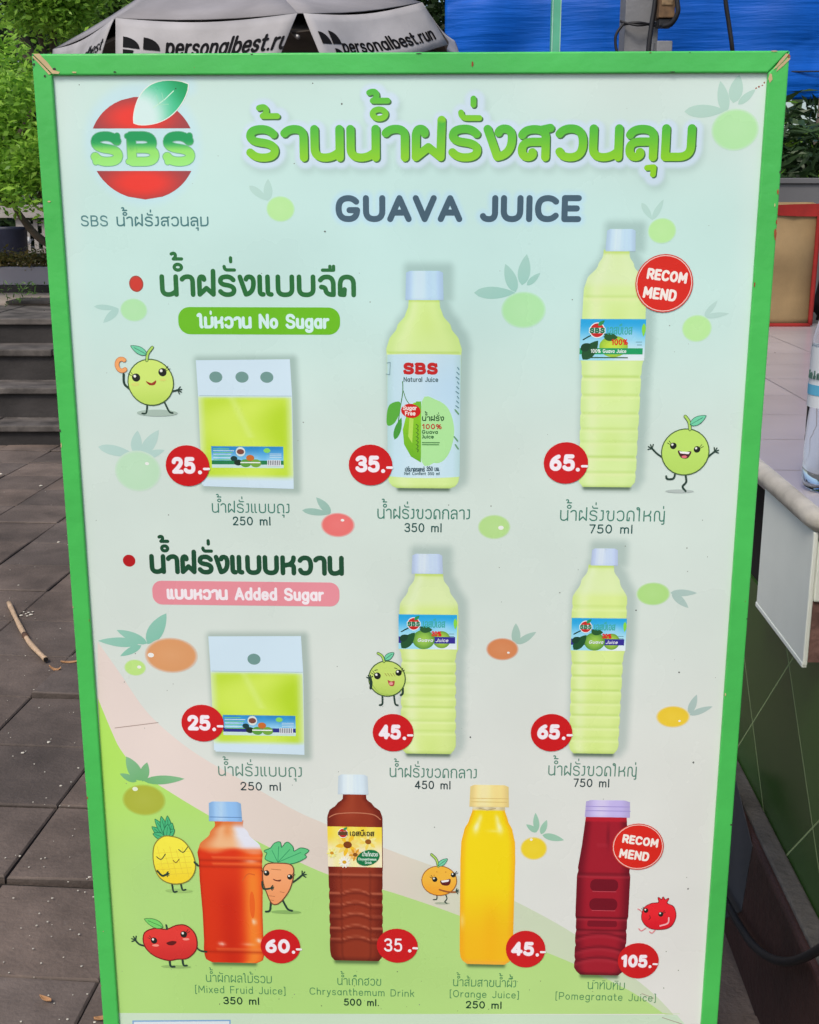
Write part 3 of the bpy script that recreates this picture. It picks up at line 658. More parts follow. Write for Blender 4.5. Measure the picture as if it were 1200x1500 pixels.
# ---- section headings
p = Pr('printed_heading', 377, 425, 14, 'dark green Thai heading with a red dot above the green pill')
p.ball(199.5, 416, 10.5, 12, lambda r, t: mixc((196, 58, 48), (150, 75, 60), ss(.75, 1, r))); p.text('น้ำฝรั่งแบบจืด', 232, 522, 436, 35, 7, (42, 108, 58), 2.0, n=12); p.done(POSTER)
p = Pr('pill_label', 380, 470, 14, 'green pill lettered No Sugar'); p.poly(rrect(261, 450, 498, 490, 17), lambda x, y: (104, 182, 36)); p.text('ไม่หวาน', 288, 369, 482, 19, 4.6, (200, 232, 226)); p.text('No Sugar', 378, 483, 482, 23, 4.6, (200, 232, 226)); p.done(POSTER)
p = Pr('printed_heading', 360, 828, 14, 'dark green Thai heading with a red dot above the pink pill')
p.ell(189, 823, 9.2, 8.8, (172, 30, 34)); p.text('น้ำฝรั่งแบบหวาน', 217, 504, 843, 31, 7, (30, 74, 50), 2.0, n=12); p.done(POSTER)
p = Pr('pill_label', 360, 870, 14, 'pink pill lettered Added Sugar'); p.poly(rrect(223, 852, 497, 887, 14), lambda x, y: (218, 138, 148)); p.text('แบบหวาน', 243, 334, 880, 17, 4.4, (236, 222, 226)); p.text('Added Sugar', 343, 475, 880, 20, 4, (236, 222, 226)); p.done(POSTER)

# ---- pouches
def pouch(x0, x1, y0, y1, yw, holes, lab, band_c, name):
    p = Pr('printed_pouch', (x0 + x1) / 2, (y0 + y1) / 2, 16, name)
    out = [(x0, y0 + 2), (x1 - 2, y0), (x1, yw), (x1 - 1, y1), (x0 + 3, y1 - 3), (x0 + 1, yw)]
    p.z = 2; p.soft([out + out[:1]], 0, 13, (112, 142, 132), .55, dx=4, dy=1, area=out); p.z = 16
    W = (196, 218, 240)
    p.poly(out, lambda x, y: W)
    def lime(x, y):
        u = (x - x0 - 1) / (x1 - x0 - 2); v = (y - yw) / (y1 - yw); k = .5 + .5 * math.sin(u * 5 + v * 4 + 2 * math.sin(v * 6)); c = mixc((198, 224, 88), (174, 208, 46), .6 * k + .5 * ss(.55, .9, u))
        c = mixc(c, (205, 228, 130), .55 * math.exp(-((u - .35 - .45 * v) / .04) ** 2) * (v < .45)); ed = min(u, 1 - u) * (x1 - x0); c = mixc((204, 224, 172), c, ss(-3, 13, ed)); return mixc(c, W, ss(y1 - 22, y1 - 12, y) + (1 - ss(yw - 1, yw + 5, y)))
    p.grid(x0 + 1, yw, x1 - 1, y1 - 5, 28, 40, lime)
    p.line([[(x0 + 3, yw), (x1 - 1, yw)]], 1, (160, 185, 190))
    for hx in holes: p.ell(hx, y0 + (26 if len(holes) == 3 else 34), 9.5, 8, (108, 146, 140))
    a, b, c, d = lab
    p.grid(a, b, c, d, 16, 8, lambda x, y: mixc(mixc((42, 128, 190), (150, 205, 232), ss(b, d - 8, y)), (60, 160, 215), .4 * math.sin(x * .2)))
    p.poly([(a, d - 11), (c, d - 11), (c, d - 5), (a, d - 5)], band_c); p.poly([(a, d - 5), (c, d - 5), (c, d), (a, d)], (190, 216, 210))
    for i in range(7): p.line([[(a + 3, b + 4 + i * 2.6), (a + 26 + (i * 7) % 9, b + 4 + i * 2.6)]], .9, (205, 225, 225) if i % 2 else (120, 200, 90))
    m = (a + c) / 2
    for (ex, ey, er, ec) in ((m - 14, d - 8, 6, (32, 50, 40)), (m - 3, d - 7, 8, (88, 150, 60)), (m + 12, d - 7, 8, (110, 160, 60)), (m + 4, d - 15, 6, (190, 105, 45)), (m - 20, d - 14, 5, (28, 60, 60))): p.ell(ex, ey, er, er * .75, ec)
    p.ell(m - 10, b + 8, 7, 7, (205, 215, 210)); p.ell(m - 10, b + 8, 5.5, 4, (120, 70, 60)); p.ell(c - 24, b + 6, 5, 3.5, (130, 205, 90)); p.line([[(m - 10, d - 8), (m + 18, d - 8)]], 1.6, (225, 235, 230))
    for i in range(3): p.line([[(c - 20, b + 11 + i * 2.5), (c - 3, b + 11 + i * 2.5)]], .8, (195, 220, 235))
    p.poly([(c - 24, d - 12), (c - 4, d - 12), (c - 4, d - 3), (c - 24, d - 3)], (205, 212, 215)); [p.line([[(c - 22 + i * 2.6, d - 11), (c - 22 + i * 2.6, d - 5)]], 1, (40, 40, 60)) for i in range(7)]
    p.done(POSTER)
pouch(291, 429, 527, 717, 580, (319, 357, 393), (308, 654, 414, 686), (35, 120, 75), 'lime juice pouch with three holes in its white top')
pouch(309, 445, 932, 1106, 984, (374,), (325, 1048, 432, 1078), (45, 50, 130), 'lime juice pouch with one hole in its white top')

# ---- bottles
def prof_at(prof, y):
    for (y0, a), (y1, b) in zip(prof, prof[1:]):
        if y <= y1:
            t = (y - y0) / (y1 - y0) if y1 > y0 else 0; t = max(0, min(1, t)); return a + (b - a) * (t * t * (3 - 2 * t) if abs(b - a) > 5 else t)
    return prof[-1][1]
def bottle(name, cx, prof, colf, cap, capc, shadow=True, wob=None, lay=20, ny=90, foot=True):
    y0, y1 = prof[0][0], prof[-1][0]; p = Pr('printed_bottle', cx, (y0 + y1) / 2, lay, name)
    hw = lambda y: prof_at(prof, y) + (wob(y) if wob else 0)
    out = [(cx + hw(y0 + (y1 - y0) * i / 30), y0 + (y1 - y0) * i / 30) for i in range(31)] + [(cx - hw(y0 + (y1 - y0) * i / 30), y0 + (y1 - y0) * i / 30) for i in range(30, -1, -1)]
    x0, ya, x1, yb = cap
    if shadow:
        so = out + [(x0, y0), (x0, ya), (x1, ya), (x1, y0)]
        p.z = 2; p.soft([so + so[:1]], 0, 16, (108, 140, 134), .44, dx=6, dy=-3, area=so, step=3); p.z = lay
    if foot: p.soft([[(cx - prof[-1][1] * .9, y1), (cx + prof[-1][1] * .9, y1)]], 1, 7, (50, 80, 50), .8, dy=1, step=2)
    def warp(u, y): return (cx + u * hw(y), y)
    p.grid(-1, y0, 1, y1, 26, ny, lambda u, y: colf(u, y), warp)
    def capf(x, y):
        u = (x - x0) / (x1 - x0) * 2 - 1; c = mixc(capc, (255, 255, 255), .25 * math.exp(-((u + .3) / .35) ** 2)); c = mixc(c, tuple(k * .72 for k in capc), .5 * ss(.55, 1, abs(u)) * .7); return mixc(c, tuple(k * .86 for k in capc), (.5 + .5 * math.sin(x * 2.1)) * .12 + .35 * ss(yb - 3, yb, y))
    r = 3
    p.grid(x0, ya, x1, yb, 22, 12, capf, lambda x, y: (x + (1 - (y - ya) / (yb - ya)) * 1.2 * (-1 if x > (x0 + x1) / 2 else 1), y + (r * max(0, abs((x - x0) / (x1 - x0) * 2 - 1) - .8) * 4 if y < ya + 1 else 0)))
    return p
def guava(base, edge, ribs, y0, ysh, y1, cx=0, glow=.5, fill=None):
    def f(u, y):
        c = mixc(base, edge, ss(.45, 1.0, abs(u - .05)) * .55); c = mixc(c, (222, 236, 190), glow * math.exp(-((u + .62) / .22) ** 2)); c = mixc(c, (186, 216, 104), .28 * math.exp(-((u - .1) / .4) ** 2) * (.5 + .5 * math.sin(y * .07)))
        if fill and y < fill: c = mixc(c, (212, 228, 190), .5 * ss(fill + 2, fill - 10, y) if y > fill - 10 else .55 - .3 * ss(y0 + 12, y0, y))
        for r in ribs: c = mixc(c, (160, 196, 84), .55 * math.exp(-((y - r) / 1.5) ** 2) * (abs(u) < .93)); c = mixc(c, (222, 238, 175), .5 * math.exp(-((y - r - 3.5) / 2.2) ** 2))
        if y < y0 + 5: c = mixc(c, (170, 200, 80), .5)
        return mixc(c, (150, 180, 80), .5 * ss(y1 - 5, y1, y))
    return f
def ribwob(ribs, amp=1.6):
    return lambda y: -sum(amp * math.exp(-((y - r) / 2.6) ** 2) for r in ribs)
BASE = (204, 228, 152); EDGE = (168, 206, 104)
def slabtxt(p, x0, x1, yb, h, col): slab(p, 'SBS', x0, x1, yb, h, h * .27, col)
def minilogo(p, cx, cy, r):
    p.ell(cx, cy, r, r, (222, 232, 228)); p.poly(ell(cx, cy, r * .88, r * .88, 14, 0, 200, 340), (190, 45, 40)); p.poly(ell(cx, cy, r * .88, r * .88, 14, 0, 25, 155), (185, 40, 38)); p.poly([(cx - r * 1.05, cy - r * .32), (cx + r * 1.05, cy - r * .32), (cx + r * 1.05, cy + r * .36), (cx - r * 1.05, cy + r * .36)], (215, 232, 225))
    slab(p, 'SBS', cx - r, cx + r, cy + r * .38, r * .72, r * .2, (28, 110, 75)); p.poly(leafp(cx + r * .1, cy - r * .6, cx + r * .9, cy - r * 1.25, r * .5), (45, 140, 85))
def juicelabel(p, x0, y0, x1, y1, kind):
    w, h = x1 - x0, y1 - y0; X = lambda u: x0 + u * w; Y = lambda v: y0 + v * h
    p.grid(x0, y0, x1, y1, 18, 12, lambda x, y: mixc(mixc((40, 160, 215), (150, 210, 236), ss(.05, .6, (y - y0) / h)), (214, 226, 240), ss(.45, .95, (y - y0) / h) * ss(.3, .8, (x - x0) / w) + .35 * math.exp(-((x - X(.75)) / 12) ** 2 - ((y - Y(.35)) / 7) ** 2)))
    p.curve([(X(.05), Y(.5)), (X(.2), Y(.38)), (X(.42), Y(.36))], 1.8, (28, 60, 42))
    if kind == 'green':
        p.ball(X(.52), Y(.66), w * .22, h * .26, lambda r, t: mixc((190, 218, 70), (140, 185, 60), r * r)); p.poly([(X(.0), Y(.7)), (X(.97), Y(.7)), (X(.97), Y(.85)), (X(0), Y(.85))], (30, 150, 92))
    else:
        p.ball(X(.74), Y(.72), w * .15, h * .25, lambda r, t: mixc((170, 205, 80), (105, 150, 55), r * r)); p.poly([(X(0), Y(.64)), (X(.97), Y(.64)), (X(.97), Y(.83)), (X(0), Y(.83))], (52, 46, 140)); p.ball(X(.43), Y(.72), w * .19, h * .28, lambda r, t: mixc((150, 195, 80), (85, 140, 55), r * r))
    p.poly(leafp(X(.05), Y(.98), X(.28), Y(.52), h * .3), (35, 82, 48)); p.poly(leafp(X(.36), Y(.42), X(.58), Y(.44), h * .2), (42, 88, 48)); p.poly(leafp(X(.02), Y(.75), X(.17), Y(.6), h * .2), (30, 66, 46))
    minilogo(p, X(.26), Y(.27), h * .19)
    p.text('เอสบีเอส', X(.41), X(.8), Y(.38), h * .2, 1.5, (60, 165, 160)); p.text('100%' if kind == 'green' else '30%', X(.48 if kind == 'green' else .56), X(.74), Y(.63), h * .13 + 1.5, 1.7, (205, 45, 38))
    if kind == 'green': p.text('100% Guava Juice', X(.17), X(.72), Y(.82), h * .1, 1, (215, 235, 225)); p.line([[(X(.14), Y(.93)), (X(.74), Y(.93))]], 1.6, (50, 90, 55))
    else: p.text('Guava Juice', X(.32), X(.85), Y(.79), h * .11, .9, (215, 220, 240), slant=.3)
    p.line([[(X(.86), Y(.55)), (X(.95), Y(.55))], [(X(.88), Y(.62)), (X(.95), Y(.62))]], .8, (90, 140, 150)); p.poly(leafp(X(.97), Y(.1), X(.97), Y(.42), w * .06), (130, 205, 70))
# 350 ml bottle with a white wrap
ribs = [505]
p = bottle('squat guava juice bottle with a white wrap label lettered Natural Juice', 621, [(440, 22), (452, 23), (462, 27), (480, 39), (500, 51), (512, 55), (522, 54), (700, 53), (708, 52), (714, 48), (718, 40)], guava((204, 229, 150), (184, 216, 126), [517], 440, 500, 718, glow=.35), (594, 401, 649, 442), (180, 212, 240))
def wrapc(u, y): c = mixc((186, 216, 226), (198, 222, 232), math.exp(-((u) / .5) ** 2)); c = mixc(c, (176, 208, 236), .6 * math.exp(-((y - 575) / 40) ** 2) * ss(-.6, .3, u)); return mixc(c, (150, 190, 175), .35 * ss(.8, 1, abs(u)))
p.grid(-1, 520, 1, 700, 20, 24, wrapc, lambda u, y: (621 + u * 53.6, y + 2.5 * (1 - u * u) * (1 if y > 640 else -.4)))
p.curve([(590, 559), (590, 575), (586, 600), (583, 622)], 1.3, (60, 120, 50)); p.curve([(590, 570), (595, 585), (600, 592)], 1.1, (60, 120, 50))
p.poly(cr([(567, 604), (572, 592), (586, 589), (585, 606), (577, 621), (567, 623)], 4, True), (88, 168, 62)); p.poly(leafp(578, 645, 588, 612, 10), (70, 150, 58))
p.ball(640, 634, 25, 46, lambda r, t: (164, 218, 148, 1)); p.poly(cr([(618, 588), (640, 586), (658, 600), (666, 630), (660, 660), (642, 676), (618, 678)], 4, True), lambda x, y: (166, 220, 150))
p.poly([(617, 588), (606, 590), (596, 606), (590, 630), (592, 652), (602, 670), (617, 679)], lambda x, y: mixc((140, 200, 45), (104, 172, 38), ss(600, 675, y))); p.poly([(600, 612), (606, 614), (604, 650), (598, 640)], (172, 214, 90)); p.poly([(617, 588), (610, 588), (606, 596), (617, 606)], (106, 178, 50))
for i in range(7): p.line([[(610, 622 + i * 6), (613, 624 + i * 6), (612, 627 + i * 6)]], 1.2, (70, 110, 40))
p.poly(ell(602, 602, 14.5, 10.5, 20, 8), (196, 38, 34)); p.text('Sugar', 590, 611, 601, 7, 1.4, (240, 215, 210)); p.text('Free', 593, 609, 609, 7, 1.4, (240, 215, 210))
slabtxt(p, 590, 642, 549, 18, (190, 42, 42)); p.text('Natural Juice', 591, 642, 559.5, 7.5, 1.1, (64, 92, 96)); p.text('น้ำฝรั่ง', 618, 651, 617, 7.5, 1.4, (40, 84, 48)); p.text('100%', 618, 648, 629, 8, 1.5, (176, 62, 50)); p.text('Guava', 618, 642, 636, 6, 1.1, (44, 98, 54)); p.text('juice', 618, 636, 643, 6, 1.1, (44, 98, 54)); p.line([[(619, 649), (644, 649)], [(619, 652), (643, 652)]], 1.6, (84, 136, 80))
p.text('ปริมาตรสุทธิ', 593, 623, 693, 6, 1.1, (58, 84, 94)); p.text('350', 625, 635, 692, 7.5, 1.1, (58, 84, 94)); p.text('มล.', 637, 645, 692, 6, 1, (58, 84, 94)); p.text('Net Content 350 ml', 592, 645, 698, 5, .8, (74, 104, 110))
for i in range(9): p.line([[(670 - (i % 3), 538 + i * 7), (672, 541 + i * 7)]], 1.5, (100, 140, 150))
p.line([[(667, 600), (672, 606)], [(666, 640), (671, 646)], [(668, 652), (672, 658)]], 2.2, (100, 150, 110)); p.line([[(567, 532), (572, 531), (571, 549), (566, 548)]], .9, (120, 155, 160))
p.done(POSTER)
p = Pr('caption', 620, 765, 14); p.text('น้ำฝรั่jขวดกลาj', 552, 689, 761, 16, 1.9, (66, 122, 106)); p.text('350 ml', 592, 648, 780, 14, 1.9, (40, 82, 78)); p.done(POSTER)
# 750 ml
ribs = [552, 578, 605, 628, 650, 672, 696]
p = bottle('tall guava juice bottle with a blue and green label beside the round recommend badge', 896, [(370, 18.5), (378, 19), (392, 26), (412, 41), (425, 45), (468, 46), (528, 46), (535, 44), (700, 43), (710, 42), (718, 36)], guava((206, 230, 156), (188, 218, 134), ribs + [437], 370, 425, 718, glow=.45, fill=424), (880, 341, 923, 372), (184, 214, 236), wob=ribwob(ribs))
juicelabel(p, 848, 468, 943, 528, 'green'); p.done(POSTER)
p = Pr('caption', 896, 768, 14); p.text('น้ำฝรั่jขวดใหญ่', 819, 974, 764, 17, 1.9, (66, 122, 106)); p.text('750 ml', 863, 928, 782, 14, 1.9, (40, 82, 78)); p.done(POSTER)
p = Pr('caption', 368, 757, 14); p.text('น้ำฝรั่jแบบถุj', 310, 425, 752, 15, 1.8, (70, 124, 110)); p.text('250 ml', 340, 397, 770, 13.5, 1.9, (40, 82, 78)); p.done(POSTER)
# second row
ribs = [968, 986, 1002, 1020, 1037, 1056, 1073]
p = bottle('guava juice bottle with a blue and purple label behind the winking cartoon guava', 628, [(842, 20), (850, 21), (866, 30), (888, 42), (901, 43), (951, 43), (958, 40), (1060, 41), (1095, 41), (1102, 38), (1107, 33)], guava((205, 225, 142), (184, 208, 120), ribs, 842, 890, 1107, glow=.6, fill=893), (603, 815, 648, 843), (190, 210, 238), wob=ribwob(ribs, 2))
juicelabel(p, 584, 901, 669, 951, 'purple'); p.done(POSTER)
ribs = [890, 972, 990, 1012, 1029, 1048, 1066, 1084]
p = bottle('slim guava juice bottle with a blue and purple label right of the lower 65 badge', 875, [(830, 18), (838, 19), (854, 28), (878, 39.5), (890, 40), (905, 40), (953, 40), (960, 38), (1095, 37), (1102, 35), (1107, 30)], guava((207, 227, 145), (188, 213, 124), ribs, 830, 885, 1107, glow=.5, fill=876), (860, 807, 899, 831), (190, 208, 238), wob=ribwob(ribs, 1.6))
juicelabel(p, 835.5, 906, 915.5, 953, 'purple'); p.done(POSTER)
for (cx, t1, a, b, y, h, q, c, d, y2) in ((381, 'น้ำฝรั่jแบบถุj', 319, 443, 1138, 15.5, '250 ml', 351, 412, 1158.5), (634, 'น้ำฝรั่jขวดกลาj', 570, 699, 1140, 15, '450 ml', 607, 661, 1156.5), (867, 'น้ำฝรั่jขวดใหญ่', 802, 933, 1137.5, 16, '750 ml', 840, 894, 1153.5)):
    p = Pr('caption', cx, y, 14); p.text(t1, a, b, y, h, 1.8, (84, 128, 112)); p.text(q, c, d, y2, 13, 1.8, (42, 62, 64)); p.done(POSTER)
# third row
def shine(c, u, y, hl):
    for (hu, hy, su, sy, a) in hl: c = mixc(c, (250, 240, 225), a * math.exp(-((u - hu) / su) ** 2 - ((y - hy) / sy) ** 2))
    return c
def f_mixed(u, y):
    c = mixc((206, 52, 22), (228, 92, 30), ss(.1, .75, u)); c = mixc(c, (232, 130, 45), .9 * math.exp(-((u - .68) / .24) ** 2) * ss(1255, 1290, y)); c = mixc(c, (188, 36, 18), .7 * math.exp(-((u + .1) / .35) ** 2) * ss(1270, 1330, y)); c = mixc(c, (160, 40, 20), .6 * ss(.9, 1, abs(u)))
    if y < 1254: c0 = c; c = mixc(mixc((224, 176, 130), (214, 218, 228), ss(.05, .55, u)), (206, 100, 44), ss(.35, 1, -u) * .8 + .75 * ss(1216, 1206, y)); c = mixc(c, (214, 112, 48), .5 * math.exp(-((u + .1) / .25) ** 2 - ((y - 1218) / 10) ** 2)); c = mixc(c, (226, 112, 52), .8 * math.exp(-((y - 1246) / 3.5) ** 2)); c = mixc(c, c0, ss(1242, 1251, y + 2.5 * math.sin(u * 5 + 1)))
    for r in (1257, 1266, 1392): c = mixc(c, (235, 130, 70), .5 * math.exp(-((y - r) / 1.8) ** 2) * (u > -.6)); c = mixc(c, (150, 32, 15), .5 * math.exp(-((y - r - 4) / 2) ** 2))
    return shine(c, u, y, [(-.4, 1384, .1, 2.5, .7), (.65, 1262, .2, 1.6, .6), (.72, 1350, .05, 4, .9), (.86, 1378, .08, 3, .8), (.5, 1384, .2, 2, .35)])
p = bottle('orange red mixed juice bottle with a blue cap', 339.5, [(1203, 21), (1210, 20), (1222, 28), (1240, 44), (1250, 47.5), (1262, 46), (1290, 46), (1340, 44), (1380, 44), (1392, 45), (1402, 44), (1408, 42), (1412, 33)], f_mixed, (311, 1177, 359, 1205), (140, 186, 232), shadow=False)
p.curve([(356, 1290), (364, 1280), (374, 1281)], 1.5, (205, 90, 40)); p.poly(ell(369, 1325, 4, 20, 16), (222, 96, 34)); p.line([[(312, 1199), (358, 1199)]], 1.1, (90, 130, 180)); p.done(POSTER)
def f_chry(u, y):
    c = mixc((138, 52, 32), (104, 32, 22), ss(.5, 1, abs(u))); c = mixc(c, (160, 70, 44), .5 * math.exp(-((u + .2) / .3) ** 2) * ss(1210, 1190, y))
    for i, r in enumerate((1281, 1304, 1321, 1338, 1356, 1373)):
        k = r + (5 * u * u * 4 if i and abs(u) < .5 else 5 if i else 0); c = mixc(c, (190, 108, 80), .7 * math.exp(-((y - k) / 1.3) ** 2) * (abs(abs(u) - .55) > .06 or i == 0)); c = mixc(c, (84, 24, 18), .5 * math.exp(-((y - k - 4) / 2) ** 2))
    c = mixc(c, (82, 26, 20), .5 * math.exp(-((abs(u) - .56) / .03) ** 2) * (y > 1275)); return mixc(c, (70, 25, 20), .5 * ss(1402, 1410, y))
p = bottle('dark brown chrysanthemum drink bottle with a yellow flower label', 521, [(1164, 16.5), (1172, 17), (1180, 26), (1190, 37), (1198, 40), (1212, 40), (1270, 40), (1276, 39.5), (1395, 39.5), (1404, 38), (1410, 33)], f_chry, (497, 1138, 541, 1166), (204, 222, 232), shadow=False, wob=ribwob([1304, 1321, 1338, 1356, 1373], 1.2))
p.curve([(484, 1199), (495, 1194), (521, 1192), (547, 1194), (558, 1201)], 1.4, (180, 112, 84))
p.grid(481, 1212, 560, 1270, 16, 12, lambda x, y: mixc(mixc((238, 205, 62), (232, 222, 190), ss(1222, 1250, y)), (244, 228, 130), .5 * math.sin(x * .13) ** 2))
def daisy(cx, cy, r, c1, c2):
    for i in range(11): t = R(i * 360 / 11 + 8); p.poly(leafp(cx + r * .2 * math.cos(t), cy + r * .2 * math.sin(t), cx + r * math.cos(t), cy + r * math.sin(t), r * .34), c1 if i % 2 else mixc(c1, (255, 250, 235), .35))
    p.ell(cx, cy, r * .34, r * .28, c2)
daisy(510, 1238, 18, (232, 186, 48), (120, 62, 25)); daisy(540, 1233, 13, (236, 205, 92), (140, 84, 30)); daisy(521, 1252, 10, (214, 150, 40), (130, 80, 30)); daisy(505, 1263, 9, (240, 238, 215), (205, 160, 50)); daisy(487, 1250, 8, (240, 222, 120), (200, 140, 40))
minilogo(p, 503.5, 1221, 7); p.poly([(496.5, 1219), (510.5, 1219), (510.5, 1224), (496.5, 1224)], (92, 66, 40)); p.text('เอสบีเอส', 513, 549, 1225, 7, 1.3, (52, 46, 34)); p.poly(ell(539.5, 1256, 17.5, 11, 24, -18), (18, 112, 66)); p.text('น้ำเก๊กฮวย', 531, 554, 1254, 5, .8, (214, 236, 220)); p.text('Chrysanthemum', 525, 552, 1260, 4, .6, (205, 230, 215)); p.text('Drink', 535, 545, 1265, 4, .6, (205, 230, 215)); p.done(POSTER)
def f_or(u, y):
    c = mixc((242, 206, 22), (238, 178, 26), ss(1280, 1390, y)); c = mixc(c, (228, 150, 30), .55 * ss(.72, 1, abs(u))); c = mixc(c, (240, 170, 20), .5 * math.exp(-((u - .15) / .3) ** 2) * ss(1300, 1360, y))
    if y < 1188: c = mixc((214, 206, 170), (190, 180, 140), .5 + .5 * math.sin(u * 9))
    return shine(mixc(c, (226, 160, 70), .6 * ss(1406, 1414, y)), u, y, [(-.52, 1212, .12, 9, .8), (.48, 1212, .12, 9, .75), (-.44, 1200, .1, 5, .5), (.45, 1200, .1, 5, .5), (.25, 1218, .3, 2, .3), (-.9, 1350, .06, 10, .4)])
p = bottle('bright yellow orange juice bottle with a cream cap', 714, [(1182, 23.5), (1190, 23.5), (1202, 28), (1218, 35), (1234, 39), (1260, 40), (1395, 39.5), (1405, 38), (1410, 35), (1415, 28)], f_or, (686, 1153, 743, 1184), (236, 214, 140), shadow=False)
p.line([[(687, 1172), (742, 1172)], [(689, 1177), (740, 1177)]], 1, (205, 180, 110)); p.line([[(700, 1186), (712, 1188.5), (724, 1186)]], 1, (170, 150, 110)); p.done(POSTER)
def f_pom(u, y):
    c = mixc((152, 26, 42), (104, 16, 32), ss(.55, 1, abs(u))); c = mixc(c, (92, 14, 30), .6 * math.exp(-((u - .12) / .06) ** 2 - ((y - 1226) / 16) ** 2))
    for r in (1281, 1345, 1364): c = mixc(c, (70, 10, 22), .7 * math.exp(-((y - r) / 1.6) ** 2)); c = mixc(c, (190, 70, 80), .4 * math.exp(-((y - r - 3) / 1.6) ** 2))
    for r in (1368, 1388, 1404): k = r + 8 * u * u; c = mixc(c, (84, 12, 26), .6 * math.exp(-((y - k) / 2) ** 2)); c = mixc(c, (178, 58, 70), .4 * math.exp(-((y - k - 4) / 2.2) ** 2))
    if y < 1204: c = mixc(c, (186, 30, 46), .7)
    c = mixc(c, (186, 70, 80), .5 * math.exp(-((y - 1239) / 1.2) ** 2) * (-.35 < u < .1)); return mixc(c, (60, 8, 20), .6 * ss(1424, 1431, y))
p = bottle('dark red pomegranate juice bottle with a lilac cap', 883, [(1196, 29), (1204, 30), (1240, 33.5), (1272, 38), (1276, 37), (1283, 39), (1343, 39), (1347, 37.5), (1364, 38), (1420, 38), (1426, 34), (1431, 28)], f_pom, (852, 1175, 917, 1199), (186, 176, 226), shadow=False, wob=ribwob([1364, 1386, 1408], 1.4))
for y in (1297, 1325): p.poly(rrect(864, y - 9, 905, y + 9, 8), (108, 16, 32)); p.line([[(868, y + 9), (902, y + 9)]], 1.2, (176, 66, 78))
p.poly(rrect(862, 1349, 906, 1358, 3), (116, 18, 34)); p.line([[(853, 1184), (916, 1184)], [(853, 1190), (917, 1190)]], 1, (150, 138, 200)); p.done(POSTER)
GC = (74, 132, 84); GD = (22, 62, 42)
p = Pr('caption', 352, 1452, 14); p.text('น้ำผักผลไม้รวม', 302, 399, 1440, 11.5, 1.3, GC); p.text('(Mixed Fruid Juice)', 285, 419, 1456, 11.5, 1.2, GC); p.text('350 ml', 326, 380, 1472, 11.5, 1.9, GD); p.done(POSTER)
p = Pr('caption', 530, 1456, 14); p.text('น้ำเก๊กฮวย', 494, 559, 1444, 11, 1.3, GC); p.text('Chrysanthemum Drink', 453, 607, 1459, 11, 1.2, GC); p.text('500 ml.', 503, 556, 1474, 11, 1.9, GD); p.done(POSTER)
p = Pr('caption', 709, 1460, 14); p.text('น้ำส้มสายน้ำผึ้j', 663, 756, 1446, 11, 1.3, GC); p.text('(Orange Juice)', 658, 761, 1462, 11, 1.2, GC); p.text('250 ml', 682, 736, 1478, 11.5, 1.9, GD); p.done(POSTER)
p = Pr('caption', 887, 1458, 14); p.text('น้ำทับทิม', 860, 915, 1450, 11.5, 1.3, GC); p.text('(Pomegranate Juice)', 813, 962, 1466, 11.5, 1.2, GC); p.done(POSTER)

# ---- price and recommend badges
def badge(cx, cy, rx, ry, t, x0, x1, yb, h, wd, dot, label, bold=True):
    p = Pr('price_badge', cx, cy, 110, label); p.ell(cx, cy, rx, ry, (192, 26, 30))
    if bold: p.ttext(t, x0, x1, yb, h, wd * .86, (208, 130, 140), wd * .86 + 1.1)
    p.text(t, x0, x1, yb, h, wd * (.86 if bold else 1), (232, 224, 230), 2.0)
    dw = h * .19 if bold else 4; p.ell(dot + dw * .6, yb - dw * .5, dw * .62, dw * .6, (232, 224, 230)); p.line([[(dot + dw * 1.9, yb - h * .3), (dot + dw * 1.9 + h * .28, yb - h * .3)]], dw * .75, (232, 224, 230)); p.done(POSTER)
badge(275, 682, 32, 30, '25', 251, 287, 694, 25, 6.4, 290, 'upper red badge reading 25')
badge(543, 681, 32, 30, '35', 520, 557, 692, 25, 6.4, 558.5, 'upper red badge reading 35')
badge(829, 678, 32.5, 30.5, '65', 804, 843, 690, 25, 6.6, 844, 'upper red badge reading 65')
badge(297, 1059, 31, 27, '25', 274, 309, 1070, 23, 6, 311, 'lower red badge reading 25')
badge(576, 1073, 30, 27.5, '45', 554, 588, 1083, 22, 6, 590, 'red badge reading 45 on the guava bottle')
badge(808, 1073, 30.5, 27.5, '65', 786, 821, 1083, 22.5, 6.2, 823.5, 'lower red badge reading 65')
badge(411, 1386, 29, 25, '60', 388, 426, 1396, 21, 5.6, 427.5, 'red badge reading 60')
badge(582, 1385, 30, 25, '35', 562, 590, 1394, 20, 2.8, 598, 'red badge reading 35 in thin figures', False)
badge(770, 1390, 29, 27, '45', 748, 783, 1400, 21, 5.6, 785, 'red badge reading 45 on the orange juice')
badge(935, 1407, 30, 26, '105', 909, 949, 1417, 19, 5.2, 950.5, 'red badge reading 105')
for (cx, cy, rx, ry, k) in ((973, 415, 42, 42.5, 1.0), (934.5, 1240, 37.5, 33.5, .83)):
    p = Pr('recommend_badge', cx, cy, 110); p.ell(cx, cy, rx + .4, ry + .4, (196, 60, 48)); p.ell(cx, cy, rx - 1.2 * k, ry - 1.2 * k, (226, 196, 186)); p.ell(cx, cy, rx - 2.4 * k, ry - 2.4 * k, (204, 38, 28))
    kx = rx / 42; ky = ry / 42.5
    p.text('RECOM', cx - 28 * kx, cx + 33 * kx, cy - 3 * ky, 17 * ky, 3.8 * k, (240, 222, 214), 2.4, 7); p.text('MEND', cx - 29 * kx, cx + 22 * kx, cy + 25 * ky, 18 * ky, 3.8 * k, (240, 222, 214), 2.4, 7); p.done(POSTER)
